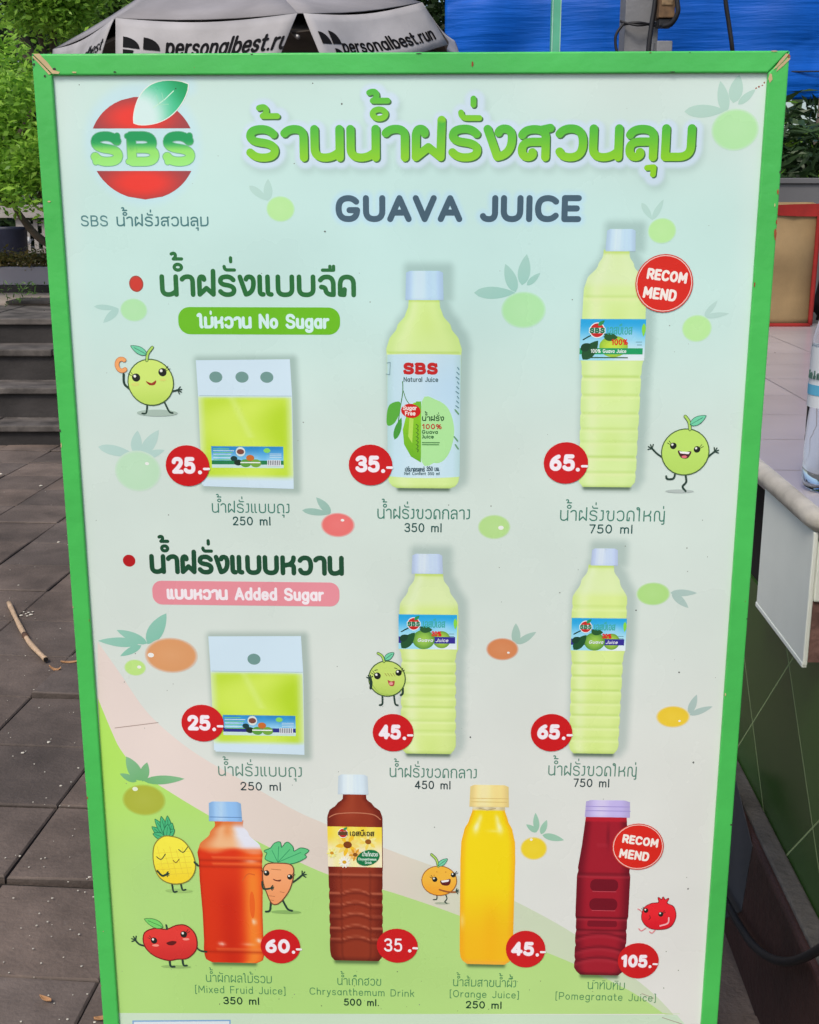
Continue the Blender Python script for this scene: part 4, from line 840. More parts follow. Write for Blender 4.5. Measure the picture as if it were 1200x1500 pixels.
# ---- cartoon fruit
def eye(p, x, y, r, lash=0):
    p.ell(x, y, r, r, (30, 34, 30)); p.ell(x - r * .3, y - r * .35, r * .34, r * .34, (226, 232, 220))
    if lash: p.line([[(x + lash * r * .8, y - r * .3), (x + lash * r * 1.9, y - r * .9)], [(x + lash * r * .7, y - r * .6), (x + lash * r * 1.4, y - r * 1.5)]], .8, (30, 34, 30))
def limb(p, pts, wd=2.6): p.curve(pts, wd, DK)
def hand(p, x, y, ang, r=6, wd=1.7):
    for d in (-50, -10, 30, 70): t = R(ang + d); p.line([[(x, y), (x + r * math.cos(t), y + r * math.sin(t))]], wd, DK)
def body(p, pts, col, ol=(66, 92, 50), wd=1.6, sh=None):
    p.line([pts + pts[:1]], wd * 2, ol); p.poly(pts, col)
def leaf(p, x0, y0, x1, y1, wd, c=(110, 200, 160), ol=(45, 95, 75)):
    q = leafp(x0, y0, x1, y1, wd); p.line([q + q[:1]], 1.6, ol); p.poly(q, c); p.line([[(x0, y0), (x0 + (x1 - x0) * .8, y0 + (y1 - y0) * .8)]], .7, ol)
def stem(p, pts, wd, c=(165, 205, 95)): p.curve(pts, wd + 1.8, (66, 92, 50)); p.curve(pts, wd, c)
def cartoon(cx, cy, label): return Pr('cartoon_fruit', cx, cy, 60, label)
p = cartoon(221, 560, 'cartoon guava holding up a letter C')
p.ell(228, 605, 30, 5, (150, 172, 158, .8)); limb(p, [(214, 592), (212, 605), (206, 606)]); limb(p, [(240, 590), (246, 603), (251, 605)]); limb(p, [(190, 570), (182, 562), (182, 548)], 3.4); limb(p, [(252, 573), (260, 571)]); hand(p, 260, 571, 0)
body(p, ell(221, 560, 32.5, 33), lambda x, y: mixc((196, 222, 112), (182, 212, 96), ss(560, 590, y))); stem(p, [(217, 528), (219, 518), (226, 509)], 3); leaf(p, 217, 519, 195, 507, 10)
eye(p, 200, 553, 6, -1); eye(p, 239, 545, 6, 1); p.poly(cr([(214, 558), (222, 561), (229, 557), (227, 563), (219, 564)], 3, True), (150, 50, 35)); p.ell(198, 563, 6, 2.4, (205, 210, 110)); p.ell(239, 556, 5, 2, (205, 210, 110))
ca_ = ell(180, 534.5, 7, 8.6, 16, 0, 50, 305); p.line([ca_], 6.6, (190, 120, 68)); p.line([ca_], 5, (236, 160, 100)); p.done(POSTER)
p = cartoon(1004, 660, 'cartoon guava jumping with both arms raised')
p.ell(999, 720, 21, 2.6, (160, 172, 168, .8)); limb(p, [(991, 692), (989, 701), (980, 702), (978, 698)], 3); limb(p, [(1006, 694), (1008, 706), (1003, 713), (1008, 720)], 3); limb(p, [(972, 671), (962, 664), (955, 657)]); hand(p, 955, 657, 215); limb(p, [(1032, 676), (1040, 667), (1047, 661)]); hand(p, 1047, 661, -50)
body(p, ell(1004, 662, 34, 33), lambda x, y: mixc((180, 216, 104), (172, 208, 96), ss(650, 690, y))); stem(p, [(1009, 629), (1007, 618), (1001, 610)], 3.2); leaf(p, 1009, 622, 1031, 609, 11)
eye(p, 986, 653, 4.8, -1); eye(p, 1021, 658, 4.8, 1); p.poly(cr([(993, 660), (1003, 662), (1013, 661), (1008, 671), (998, 670)], 3, True), (70, 35, 40)); p.poly([(995, 661), (1011, 662), (1009, 665), (997, 664)], (236, 236, 236)); p.ell(1003, 669, 4, 2, (214, 110, 120)); p.done(POSTER)
p = cartoon(567, 994, 'cartoon guava with a hand on its cheek')
limb(p, [(560, 1018), (560, 1031), (556, 1033)]); limb(p, [(577, 1018), (579, 1031), (583, 1033)]); limb(p, [(590, 1006), (590, 1015), (587, 1018)], 3)
body(p, ell(567, 994, 26, 25), lambda x, y: mixc((188, 212, 108), (172, 200, 94), ss(995, 1018, y))); p.curve([(546, 1004), (556, 1015), (572, 1018)], 1.2, (150, 180, 84)); limb(p, [(543, 1008), (544, 1000), (542, 993)], 4); hand(p, 542, 994, -110, 5); stem(p, [(563, 969), (560, 961), (554, 957)], 2.2); leaf(p, 564, 966, 577, 956, 8)
eye(p, 553, 990, 5, -1); eye(p, 584, 985, 4.6, 1); p.poly(cr([(568, 996), (573, 998), (578, 997), (577, 1004), (571, 1004)], 3, True), (170, 70, 66)); p.ell(573, 1001, 3, 2.2, (220, 150, 145)); [p.line([[(564 + i * 4, 986), (567 + i * 4, 990)]], .7, (150, 130, 70)) for i in range(4)]; p.line([[(549, 982), (553, 981)], [(578, 978), (582, 979)]], .9, DK); p.done(POSTER)
p = cartoon(256, 1262, 'cartoon pineapple with closed eyes')
p.ell(260, 1305, 20, 3, (140, 175, 100, .7)); limb(p, [(250, 1293), (252, 1306), (257, 1306)]); limb(p, [(263, 1291), (265, 1303), (270, 1303)])
for (a, b, c, d) in ((242, 1226, 226, 1212), (246, 1224, 231, 1201), (246, 1224, 240, 1197), (250, 1224, 249, 1196), (250, 1225, 255, 1206), (246, 1226, 258, 1215), (243, 1227, 227, 1222), (246, 1227, 249, 1208)): leaf(p, a, b, c, d, 9, (70, 175, 118), (25, 95, 65))
body(p, cr([(240, 1227), (228, 1240), (226, 1265), (234, 1286), (253, 1294), (274, 1289), (285, 1272), (282, 1250), (270, 1232), (254, 1226)], 4, True), lambda x, y: mixc((240, 222, 70), (230, 205, 50), ss(1250, 1290, y)), (130, 120, 50))
for i in range(5): p.line([[(232 + i * 9, 1240 + (i % 2) * 4), (240 + i * 9, 1284 - (i % 2) * 6)]], .6, (214, 190, 60)); p.line([[(230, 1250 + i * 8), (280, 1246 + i * 8)]], .6, (214, 190, 60))
for (x, y) in ((236, 1256), (269, 1245)): p.curve([(x - 6, y - 1), (x, y + 3), (x + 5, y - 2), (x + 7, y - 5)], 1.3, DK)
p.curve([(254, 1260), (258, 1263), (263, 1258)], 1.2, (110, 80, 40)); limb(p, [(230, 1276), (237, 1283), (244, 1280)], 3); hand(p, 243, 1280, 0, 4); limb(p, [(285, 1262), (290, 1267)], 3); p.done(POSTER)
p = cartoon(408, 1290, 'cartoon carrot waving')
p.ell(418, 1336, 22, 2.6, (120, 160, 90, .8)); limb(p, [(396, 1320), (394, 1334), (388, 1336)], 3); limb(p, [(412, 1316), (420, 1331), (427, 1334)], 3); limb(p, [(426, 1294), (436, 1287), (443, 1281)]); hand(p, 443, 1281, -40)
for q in ([(408, 1264), (398, 1262), (390, 1258), (393, 1250), (389, 1247), (398, 1243), (404, 1236), (412, 1234), (414, 1242), (422, 1234), (430, 1240), (432, 1247), (442, 1242), (453, 1245), (447, 1251), (449, 1255), (436, 1262), (422, 1265)],): c = cr(q, 4, True); p.line([c + c[:1]], 2.2, (25, 110, 70)); p.poly(c, (92, 190, 125))
for a in ((400, 1246), (410, 1240), (426, 1244), (442, 1248)): p.line([[(408, 1263), a]], .8, (30, 130, 85))
body(p, cr([(390, 1268), (410, 1265), (428, 1268), (429, 1285), (422, 1305), (408, 1322), (398, 1323), (391, 1308), (386, 1288)], 4, True), lambda x, y: mixc((232, 160, 110), (226, 150, 98), ss(1270, 1320, y)), (110, 70, 45))
eye(p, 391, 1279, 4.2, -1); eye(p, 425, 1284, 4, 1); p.poly(cr([(400, 1287), (406, 1289), (412, 1288), (410, 1291), (403, 1290)], 3, True), (100, 40, 30)); limb(p, [(384, 1292), (386, 1302), (398, 1301)], 2.6); hand(p, 397, 1300, 0, 4)
for (a, b, c) in ((398, 412, 1273), (392, 402, 1312), (410, 416, 1306), (394, 400, 1318)): p.line([[(a, c), (b, c + 1)]], .8, (170, 105, 65))
p.done(POSTER)
p = cartoon(250, 1380, 'cartoon red apple waving')
p.ell(256, 1416, 22, 2.4, (130, 165, 95, .8)); limb(p, [(247, 1404), (248, 1415), (254, 1416)], 3); limb(p, [(266, 1402), (267, 1413), (272, 1414)], 3); limb(p, [(216, 1387), (204, 1384), (198, 1377)]); hand(p, 199, 1378, 210); limb(p, [(286, 1384), (292, 1391), (302, 1393)], 2.4)
body(p, cr([(245, 1362), (228, 1361), (213, 1368), (212, 1385), (224, 1399), (244, 1406), (258, 1404), (274, 1402), (287, 1388), (286, 1368), (274, 1356), (260, 1356)], 4, True), lambda x, y: mixc((214, 58, 52), (196, 46, 44), ss(1370, 1405, y)), (110, 30, 28)); p.line([[(246, 1361), (245, 1355)]], 2.6, DK); leaf(p, 240, 1358, 214, 1347, 11, (112, 200, 100), (40, 100, 50))
eye(p, 226, 1378, 4.6, -1); eye(p, 270, 1368, 4.8, 1); p.ell(228, 1385, 5, 1.8, (232, 140, 125)); p.ell(273, 1375, 5, 1.8, (232, 140, 125)); p.poly(cr([(244, 1381), (252, 1378), (259, 1379), (254, 1384), (247, 1384)], 3, True), (90, 25, 25)); p.done(POSTER)
p = cartoon(645, 1290, 'cartoon orange reaching for the orange juice')
p.ell(648, 1323, 11, 1.6, (150, 165, 140, .8)); limb(p, [(640, 1311), (640, 1317), (635, 1318)], 1.6); limb(p, [(653, 1310), (655, 1316), (652, 1321), (655, 1323)], 1.6)
body(p, ell(643.5, 1290, 25, 21), lambda x, y: mixc((240, 176, 62), (232, 160, 48), ss(1285, 1310, y)), (150, 90, 35), 1.2); stem(p, [(642, 1269), (639, 1259), (632, 1252)], 2.2); leaf(p, 642, 1268, 655, 1258, 7); [p.ell(x, y, .9, .8, (190, 120, 40)) for x, y in ((640, 1277), (653, 1277), (636, 1282))]
eye(p, 637, 1288, 3.8, -1); eye(p, 664, 1281, 3.6, 1); p.poly(cr([(645, 1290), (652, 1289), (660, 1287), (658, 1296), (648, 1296)], 3, True), (90, 30, 30)); p.poly([(646, 1290), (658, 1288), (657, 1291), (648, 1292.5)], (240, 238, 232)); p.curve([(644, 1303), (656, 1306), (668, 1306)], 2.4, (150, 90, 45)); hand(p, 668, 1305, -20, 4.5, 1.2); p.done(POSTER)
p = cartoon(965, 1340, 'cartoon pomegranate leaning back')
for pts in ([(942, 1339), (938, 1334), (934, 1332)], [(947, 1360), (941, 1364), (937, 1361)], [(962, 1361), (957, 1367), (953, 1365)]): p.curve(pts, 1.6, (214, 130, 135))
q = cr([(964, 1322), (963, 1315), (968, 1318), (970, 1314), (973, 1318), (978, 1316), (976, 1323), (986, 1328), (990, 1342), (984, 1356), (970, 1361), (952, 1359), (941, 1347), (943, 1331), (953, 1324)], 4, True); body(p, q, lambda x, y: mixc((222, 38, 48), (204, 26, 40), ss(1335, 1360, y)), (120, 24, 34), 1)
eye(p, 946, 1334, 3.4, -1); eye(p, 968, 1339, 3.6, 1); p.line([[(952, 1341), (953, 1345), (951, 1347)]], 1, (90, 20, 24)); p.curve([(980, 1344), (979, 1352), (968, 1356)], 2.2, (240, 170, 175)); p.done(POSTER)
# ------------------------------------------------------------------ ground
PAV_A = R(-4.6)                          # the paving runs a little to the right of the view
def rot(x, y, a=PAV_A): return (x * math.cos(a) - y * math.sin(a), x * math.sin(a) + y * math.cos(a))
def unrot(x, y): return rot(x, y, -PAV_A)
M_SOIL = mat('joint_sand', (.018, .015, .012), rough=.95, var=.4, scale=40, bump=.4)
def paver_mat():
    m = mat('brown_concrete_paver', (.140, .110, .093), rough=.82, var=.3, scale=3.2, bump=.32, bscale=90, detail=10); n = m.node_tree; L = n.links; b = n.nodes['Principled BSDF']
    a = n.nodes.new('ShaderNodeVertexColor'); a.layer_name = 'tone'
    mx = n.nodes.new('ShaderNodeMix'); mx.data_type = 'RGBA'; mx.blend_type = 'MULTIPLY'; mx.inputs[0].default_value = 1
    L.new(n.nodes[m['ramp']].outputs[0], mx.inputs[6]); L.new(a.outputs['Color'], mx.inputs[7])
    # speckle: pale grit in the concrete
    tc = n.nodes['Texture Coordinate']; v = n.nodes.new('ShaderNodeTexNoise'); v.inputs['Scale'].default_value = 130; v.inputs['Detail'].default_value = 3; L.new(tc.outputs['Object'], v.inputs['Vector'])
    r2 = n.nodes.new('ShaderNodeValToRGB'); r2.color_ramp.elements[0].position = .66; r2.color_ramp.elements[1].position = .76; r2.color_ramp.elements[0].color = (0, 0, 0, 1); r2.color_ramp.elements[1].color = (.5, .5, .5, 1); L.new(v.outputs['Fac'], r2.inputs[0])
    m2 = n.nodes.new('ShaderNodeMix'); m2.data_type = 'RGBA'; L.new(r2.outputs[0], m2.inputs[0]); L.new(mx.outputs[2], m2.inputs[6]); m2.inputs[7].default_value = (.2, .18, .165, 1)
    # old damp stains and lichen
    s1 = n.nodes.new('ShaderNodeTexNoise'); s1.inputs['Scale'].default_value = 1.7; s1.inputs['Detail'].default_value = 9; s1.inputs['Roughness'].default_value = .7; L.new(tc.outputs['Object'], s1.inputs['Vector'])
    s2 = n.nodes.new('ShaderNodeMapRange'); s2.inputs[1].default_value = .42; s2.inputs[2].default_value = .62; s2.inputs[3].default_value = .62; s2.inputs[4].default_value = 1.1; L.new(s1.outputs['Fac'], s2.inputs[0])
    m3 = n.nodes.new('ShaderNodeMix'); m3.data_type = 'RGBA'; m3.blend_type = 'MULTIPLY'; m3.inputs[0].default_value = 1; L.new(m2.outputs[2], m3.inputs[6]); L.new(s2.outputs[0], m3.inputs[7]); L.new(m3.outputs[2], b.inputs['Base Color']); return m
M_PAV = paver_mat()
o = mesh_obj('ground', [(-60, -20, -.02), (60, -20, -.02), (60, 90, -.02), (-60, 90, -.02)], [(0, 1, 2, 3)], M_SOIL); o['kind'] = 'structure'
# the slabs: a joint passes through these photographed points
PS = .332
jx = unrot(*atz(3, 1290, 0)[:2])[0]; jy = unrot(*atz(60, 1291, 0)[:2])[1]
rp = random.Random(5); V = []; Fc = []; TN = []
STEP_Y = yat(653, 0.0)
for i in range(-26, 16):
    for j in range(-9, 26):
        x0 = jx + i * PS; y0 = jy + j * PS
        cxw, cyw = rot(x0 + PS / 2, y0 + PS / 2)
        if cyw > STEP_Y + .25 or (cxw > .95 and cyw > .2) : continue
        gp = rp.uniform(.0012, .0034); wide = .011 if j == 0 and i in (-1, 0, -2) else 0
        a0, a1, b0, b1 = x0 + gp, x0 + PS - gp, y0 + gp + wide, y0 + PS - gp - (.008 if j == -1 and i < 2 else 0)
        dz = [rp.uniform(-.004, .004) for _ in range(4)]; bz = rp.uniform(-.003, .003); t = rp.uniform(.84, 1.22); tr = rp.uniform(-.03, .04)
        if (i, j) in ((-1, 3), (0, 4)): dz[0] += .012; dz[1] += .01
        c4 = [(a0, b0), (a1, b0), (a1, b1), (a0, b1)]; B = len(V); bv = .004
        for k, (x, y) in enumerate(c4): X, Y = rot(x, y); V.append((X, Y, -.05)); TN.append((t * .6,) * 3 + (1,))
        for k, (x, y) in enumerate(c4): X, Y = rot(x, y); V.append((X, Y, dz[k] + bz - .004)); TN.append((t * .7,) * 3 + (1,))
        for k, (x, y) in enumerate(c4):
            X, Y = rot(x + (bv if k in (0, 3) else -bv), y + (bv if k < 2 else -bv)); V.append((X, Y, dz[k] + bz)); TN.append((t * (1 + tr), t, t * (1 - tr), 1))
        for k in range(4):
            n_ = (k + 1) % 4; Fc.append((B + k, B + n_, B + 4 + n_, B + 4 + k)); Fc.append((B + 4 + k, B + 4 + n_, B + 8 + n_, B + 8 + k))
        Fc.append((B + 8, B + 9, B + 10, B + 11))
o = mesh_obj('pavement', V, Fc, M_PAV); o['kind'] = 'structure'
ca = o.data.color_attributes.new('tone', 'FLOAT_COLOR', 'POINT'); ca.data.foreach_set('color', np.array(TN, dtype=np.float32).ravel())

# ------------------------------------------------------------------ litter on the pavers
def on_ground(px, py, z=.0): return atz(px, py, z)
M_CANE = mat('dry_cane', rgb(182, 156, 128), rough=.7, var=.2, scale=30, bump=.3, bscale=120)
M_CANE2 = mat('cane_node', rgb(85, 62, 48), rough=.8)
M_SHADE = mat('hollow_shade', (.01, .008, .006), rough=1)  # near-black colour standing for the shade inside hollows
q = smooth_pts([on_ground(13, 883, .012), on_ground(28, 915, .013), on_ground(44, 942, .013), on_ground(67, 966, .013)], 5)
t = empty('dry_cane', on_ground(38, 932, 0)); tag(t, 'short dry hollow cane stem lying on the brown pavers', 'stick')
def loc(ps, t): return [Vector(p) - t.location for p in ps]
MB().tube(loc(q, t), [.0088 + .0008 * math.sin(i * 1.3) for i in range(len(q))], 10).build('stem', M_CANE, t, True)
k = q[8]; MB().tube(loc([q[8] * .5 + q[7] * .5, q[8], q[8] * .5 + q[9] * .5], t), [.0095, .0108, .0095], 10).build('node_ring', M_CANE2, t, True)
e2 = (q[-1] - q[-2]).normalized(); MB().tube(loc([q[-1] + e2 * .0008, q[-1] + e2 * .0016], t), .0082, 10).build('hollow_shade', M_SHADE, t)  # black disc paints the shade inside the cane's end
M_DRYLEAF = mat('dry_leaf', rgb(176, 132, 92), rough=.7, var=.25, scale=40)
def dryleaf(px, py, L, wd, a, label, curl=.012):
    c = on_ground(px, py, .006); vs = []; fs = []; n = 10
    for i in range(n + 1):
        tt = i / n; h = wd / 2 * math.sin(math.pi * min(1, tt * .97 + .02)); x = (tt - .5) * L
        for sgn, z in ((-1, .006), (0, 0), (1, .007)): vs.append((x * math.cos(a) - sgn * h * math.sin(a), x * math.sin(a) + sgn * h * math.cos(a), z + curl * (2 * abs(tt - .5)) ** 2 + .003))
    for i in range(n):
        for k in range(2): b = i * 3 + k; fs.append((b, b + 1, b + 4, b + 3))
    o = mesh_obj('dry_leaf', vs, fs, M_DRYLEAF, smooth=True); o.location = (c.x, c.y, 0); sm = o.modifiers.new('thickness', 'SOLIDIFY'); sm.thickness = .0012
    tag(o, label, 'leaf', 'dry leaves on the pavers'); return o
dryleaf(81, 982, .045, .012, R(-20), 'small curled brown leaf just past the end of the cane')
dryleaf(103, 971, .06, .012, R(8), 'brown leaf half hidden behind the left green rail', .006)
dryleaf(67, 1465, .028, .01, R(-25), 'tiny yellowish leaf near the bottom left corner', .004)
dryleaf(150, 1493, .03, .01, R(15), 'small dry leaf at the foot of the left rail', .004)
M_CHALK = mat('pale_stone_chip', rgb(190, 185, 172), rough=.9)
mb = MB(); rr = random.Random(2)
def chip(x, y, s):
    bm = bmesh.new(); bmesh.ops.create_icosphere(bm, subdivisions=1, radius=s)
    for v in bm.verts: v.co = Vector((v.co.x * rr.uniform(.7, 1.3), v.co.y * rr.uniform(.7, 1.3), v.co.z * .45)) + Vector((x, y, .002))
    bm.verts.index_update(); mb.add([v.co[:] for v in bm.verts], [[v.index for v in f.verts] for f in bm.faces]); bm.free()
for px, py, s in ((72, 1088, .006), (33, 1104, .005), (89, 1152, .004), (115, 1126, .003), (131, 1286, .004), (1, 695, .012), (60, 712, .01), (27, 858, .005), (86, 795, .008), (29, 1255, .003), (68, 1170, .002)):
    c = on_ground(px, py, 0); chip(c.x, c.y, s)
for _ in range(240):
    px, py = rr.uniform(-60, 240), rr.uniform(680, 1500); c = on_ground(px, py, 0); chip(c.x, c.y, rr.uniform(.0012, .0026))
for px, py in ((38, 900), (42, 898), (45, 901), (35, 897), (48, 897), (31, 902), (40, 903)): c = on_ground(px, py, 0); chip(c.x, c.y, rr.uniform(.004, .008))
o = mb.build('grit', M_CHALK); tag(o, 'pale grit and stone chips scattered on the pavers', 'grit', kind='stuff')

# ------------------------------------------------------------------ steps, planter, gazebo behind on the left
M_RISER = mat('dark_concrete', (.032, .029, .028), rough=.85, var=.5, scale=3, bump=.4, bscale=30)  # concrete darker than the treads, also for kerb, plinth and bases
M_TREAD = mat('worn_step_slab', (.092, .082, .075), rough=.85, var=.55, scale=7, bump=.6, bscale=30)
ST = empty('stone_steps', (-2.4, STEP_Y, 0)); tag(ST, 'flight of dark grey weathered steps behind the sign on the left', 'steps')
y = STEP_Y; z = 0.0; rows = []
for (top, back) in ((622, 611), (567, 556), (512, 503), (466, 449)):
    z1 = zat(top, y); y1 = yat(back, z1); rows.append((y, z1, y1)); y, z = y1, z1
X0, X1 = -7.0, 2.2
zz = -.1
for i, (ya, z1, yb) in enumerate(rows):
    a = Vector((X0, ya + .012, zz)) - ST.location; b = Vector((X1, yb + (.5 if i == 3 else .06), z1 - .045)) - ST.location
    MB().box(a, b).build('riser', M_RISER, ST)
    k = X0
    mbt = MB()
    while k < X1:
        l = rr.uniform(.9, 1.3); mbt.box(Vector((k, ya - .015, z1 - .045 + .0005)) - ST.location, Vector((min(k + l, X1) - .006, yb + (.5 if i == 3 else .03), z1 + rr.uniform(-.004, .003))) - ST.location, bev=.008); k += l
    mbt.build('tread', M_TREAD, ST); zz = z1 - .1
LZ = rows[-1][1]; LY = rows[-1][2]
M_SAND = mat('pale_landing_paving', (.30, .25, .21), rough=.9, var=.2, scale=3, bump=.2)
M_LAV = mat('lavender_grey_paint', (.30, .285, .33), rough=.6, var=.12, scale=2)
lz2 = zat(437, LY + .5)
MB().box((X0, LY + .1, LZ - .2), (2.2, 16, LZ + .012)).build('terrace', M_SAND)['kind'] = 'structure'
cl_y = yat(468, LZ)
kb = MB(); pa = at(8, 462, LY + .05); pb = at(76, 462, LY + .05)
kb.box((pa.x, LY + .06, LZ + .014), (2.2, LY + .45, zat(441, LY + .06)), bev=.02)
o = kb.build('kerb_block', M_RISER); tag(o, 'low dark kerb block lying on the landing at the top of the steps', 'kerb')
PY = LY + 1.3
def slab_y(py0, py1, Y, dx, m, name, label, cat, bev=.01):
    o = MB().box((X0, Y, zat(py1, Y)), (2.2, Y + dx, zat(py0, Y)), bev=bev).build(name, m); return tag(o, label, cat)
slab_y(419, 437, PY, .3, M_RISER, 'dark_plinth', 'dark concrete plinth below the lavender planter wall', 'plinth')
slab_y(391, 418, PY + .05, .25, M_LAV, 'planter_wall', 'smooth lavender grey planter wall under the low hedge', 'wall')
# the pale lattice gazebo among the trees
GY = 14.0
M_PALE = mat('weathered_white_paint', rgb(175, 170, 165, .8), rough=.7, var=.15, scale=5)
GZ = empty('gazebo', at(52, 372, GY)); tag(GZ, 'pale timber gazebo with a lattice side seen under the left tree', 'gazebo')
def gbox(x0, y0, x1, y1, d0=0, d1=.08, name='beam', m=M_PALE):
    a = at(x0, y1, GY); b = at(x1, y0, GY); return MB().box(Vector((a.x, GY + d0, a.z)) - GZ.location, Vector((b.x, GY + d1, b.z)) - GZ.location, bev=.004).build(name, m, GZ)
gbox(-40, 300, 120, 319, -.06, .2, 'fascia'); gbox(27, 319, 35, 380, 0, .09, 'post'); gbox(112, 319, 120, 380, 0, .09, 'post'); gbox(-38, 319, -30, 380, 0, .09, 'post'); gbox(36, 365, 111, 371, .02, .07, 'bottom_rail')
for i in range(6): gbox(38 + i * 12, 322, 41 + i * 12, 365, .03, .05, 'baluster')
gbox(36, 328, 111, 331, .051, .07, 'cross_rail'); gbox(36, 342, 111, 345, .051, .07, 'cross_rail')
g0 = at(38, 353, 13.6); mb = MB().lathe([(.0, -.05), (.035, -.045), (.055, -.015), (.055, .015), (.035, .045), (0, .05)], 16); o = mb.build('globe_lamp', mat('white_globe', (.75, .75, .75), rough=.4), smooth=True); o.location = g0
MB().tube([(0, 0, -.05), (0, 0, LZ - g0.z)], .018, 8).build('pole', M_RISER, o); tag(o, 'small white globe lamp in front of the gazebo', 'lamp')
c = at(14, 368, 13.2); mb = MB().lathe([(.0, .0), (.16, 0), (.19, .05), (.2, .27), (.21, .3), (.18, .3), (.17, .26), (0, .25)], 20); o = mb.build('storage_tub', mat('navy_plastic', (.012, .016, .035), rough=.5), smooth=True); o.location = (c.x, 13.2, zat(374, 13.2)); tag(o, 'dark navy tub standing beside the gazebo post', 'tub')

# ------------------------------------------------------------------ foliage
def leaf_cloud(name, clumps, n, L, mats, parent=None, droop=.2, aspect=.45, seed=1, flat_=.0, loc0=None):
    # clumps: (centre, radii). Leaves gather on many small twigs inside each clump, so that gaps stay open between them
    r = np.random.default_rng(seed); vol = np.array([c[1][0] * c[1][1] * c[1][2] for c in clumps]) ** .75; pick = r.choice(len(clumps), n // 9 + 1, p=vol / vol.sum())
    C = np.array([c[0] for c in clumps])[pick]; RD = np.array([c[1] for c in clumps])[pick]
    d = r.normal(size=(len(pick), 3)); d /= np.linalg.norm(d, axis=1)[:, None]; rad = r.uniform(.25, 1.05, len(pick)) ** .6
    tw = C + d * RD * rad[:, None]
    P = np.repeat(tw, 9, axis=0)[:n]; n = len(P); P = P + r.normal(size=(n, 3)) * L * np.array([1.3, 1.3, .9])
    ax = r.normal(size=(n, 3)); ax[:, 2] = ax[:, 2] * .5 - droop; ax /= np.linalg.norm(ax, axis=1)[:, None]
    nr = r.normal(size=(n, 3)); nr[:, 2] += .9; sd_ = np.cross(ax, nr); sd_ /= np.linalg.norm(sd_, axis=1)[:, None] + 1e-9; up = np.cross(sd_, ax)
    s = L * r.uniform(.6, 1.3, n)[:, None]; wv = s * aspect * .5
    a = P; b = P + ax * s * .45 + sd_ * wv + up * s * .06; c_ = P + ax * s; e_ = P + ax * s * .45 - sd_ * wv + up * s * .06
    vs = np.stack([a, b, c_, e_], 1).reshape(-1, 3)
    if loc0 is not None: vs = vs - np.array(loc0)
    me = bpy.data.meshes.new(name); me.vertices.add(4 * n); me.vertices.foreach_set('co', vs.astype(np.float32).ravel())
    me.loops.add(4 * n); me.polygons.add(n); me.loops.foreach_set('vertex_index', np.arange(4 * n, dtype=np.int32)); me.polygons.foreach_set('loop_start', np.arange(0, 4 * n, 4, dtype=np.int32))
    me.update(calc_edges=True); tone = np.repeat(np.clip(r.normal(.5, .22, n), 0, 1), 4); at_ = me.attributes.new('shade', 'FLOAT', 'POINT'); at_.data.foreach_set('value', tone.astype(np.float32))
    return link(name, me, mats, parent)
M_LEAF_B = leaf_mat('sunlit_leaf', (.10, .27, .025), (.46, .76, .10), .5)  # sunlight on these leaves is put into their colour
M_LEAF_M = leaf_mat('mid_leaf', (.05, .115, .022), (.12, .24, .04), .3)
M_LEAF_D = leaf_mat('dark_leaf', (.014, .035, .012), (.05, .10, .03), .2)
M_LEAF_R = leaf_mat('reddish_hedge_leaf', (.10, .13, .03), (.30, .20, .06), .2)
M_BARK = mat('grey_brown_bark', (.10, .08, .06), rough=.9, var=.35, scale=8, bump=.8, bscale=25)
def cl(pxs, Y, dY=.5, seed=0):          # clumps from (px, py, radius px) at depth Y
    r = random.Random(seed); out = []
    for (x, y_, rp_) in pxs:
        yy = Y + r.uniform(-dY, dY); c = at(x, y_, yy); k = rp_ * yy / F_PX; out.append((tuple(c), (k * 1.15, k * 1.1, k * .85)))
    return out
def tree(name, label, base, trunk, limbs, clumps, n, L, m, group=None, seed=1, aspect=.45, droop=.2):
    t = empty(name, base); tag(t, label, 'tree', group)
    MB().tube(loc([Vector(p) for p in trunk], t), [.055 - .03 * i / max(1, len(trunk) - 1) for i in range(len(trunk))], 10).build('trunk', M_BARK, t, True)
    for lp in limbs: MB().tube(loc(smooth_pts(lp, 4), t), [.035 * (1 - i / (len(smooth_pts(lp, 4)))) + .008 for i in range(len(smooth_pts(lp, 4)))], 7).build('limb', M_BARK, t, True)
    leaf_cloud('crown', clumps, n, L, m, t, droop, aspect, seed, loc0=t.location); return t
c1 = cl([(10, 140, 40), (40, 190, 34), (-20, 200, 50), (25, 250, 36), (55, 265, 26), (-14, 262, 34), (45, 130, 26), (5, 90, 34), (30, 285, 18), (62, 225, 20), (-60, 140, 60), (-70, 250, 60), (-110, 180, 60), (90, 210, 40), (120, 150, 50), (95, 280, 26)], 10.0, .5, 1)
b1 = at(128, 380, 10.3); b1.z = LZ
tree('leafy_tree', 'bright sunlit leafy tree with light green leaves above the gazebo', b1, [b1, at(120, 330, 10.3), at(95, 250, 10.3), at(60, 170, 10.2), at(30, 100, 10.2)],
     [[at(120, 380, 10.25), at(62, 352, 10.2), at(30, 316, 10.1), at(12, 285, 10), at(-10, 262, 10)], [at(30, 200, 10.2), at(50, 160, 10.1), at(60, 120, 10)], [at(60, 290, 10.2), at(90, 230, 10.1), at(110, 170, 10)]], c1, 15000, .07, M_LEAF_B, seed=3)
c2 = cl([(70, 5, 34), (95, 25, 24), (45, 10, 22), (100, -20, 40), (60, -40, 50), (120, 14, 14), (30, 30, 16), (78, 40, 18)], 12.0, .4, 4)
b2 = at(75, 360, 12.3); b2.z = LZ
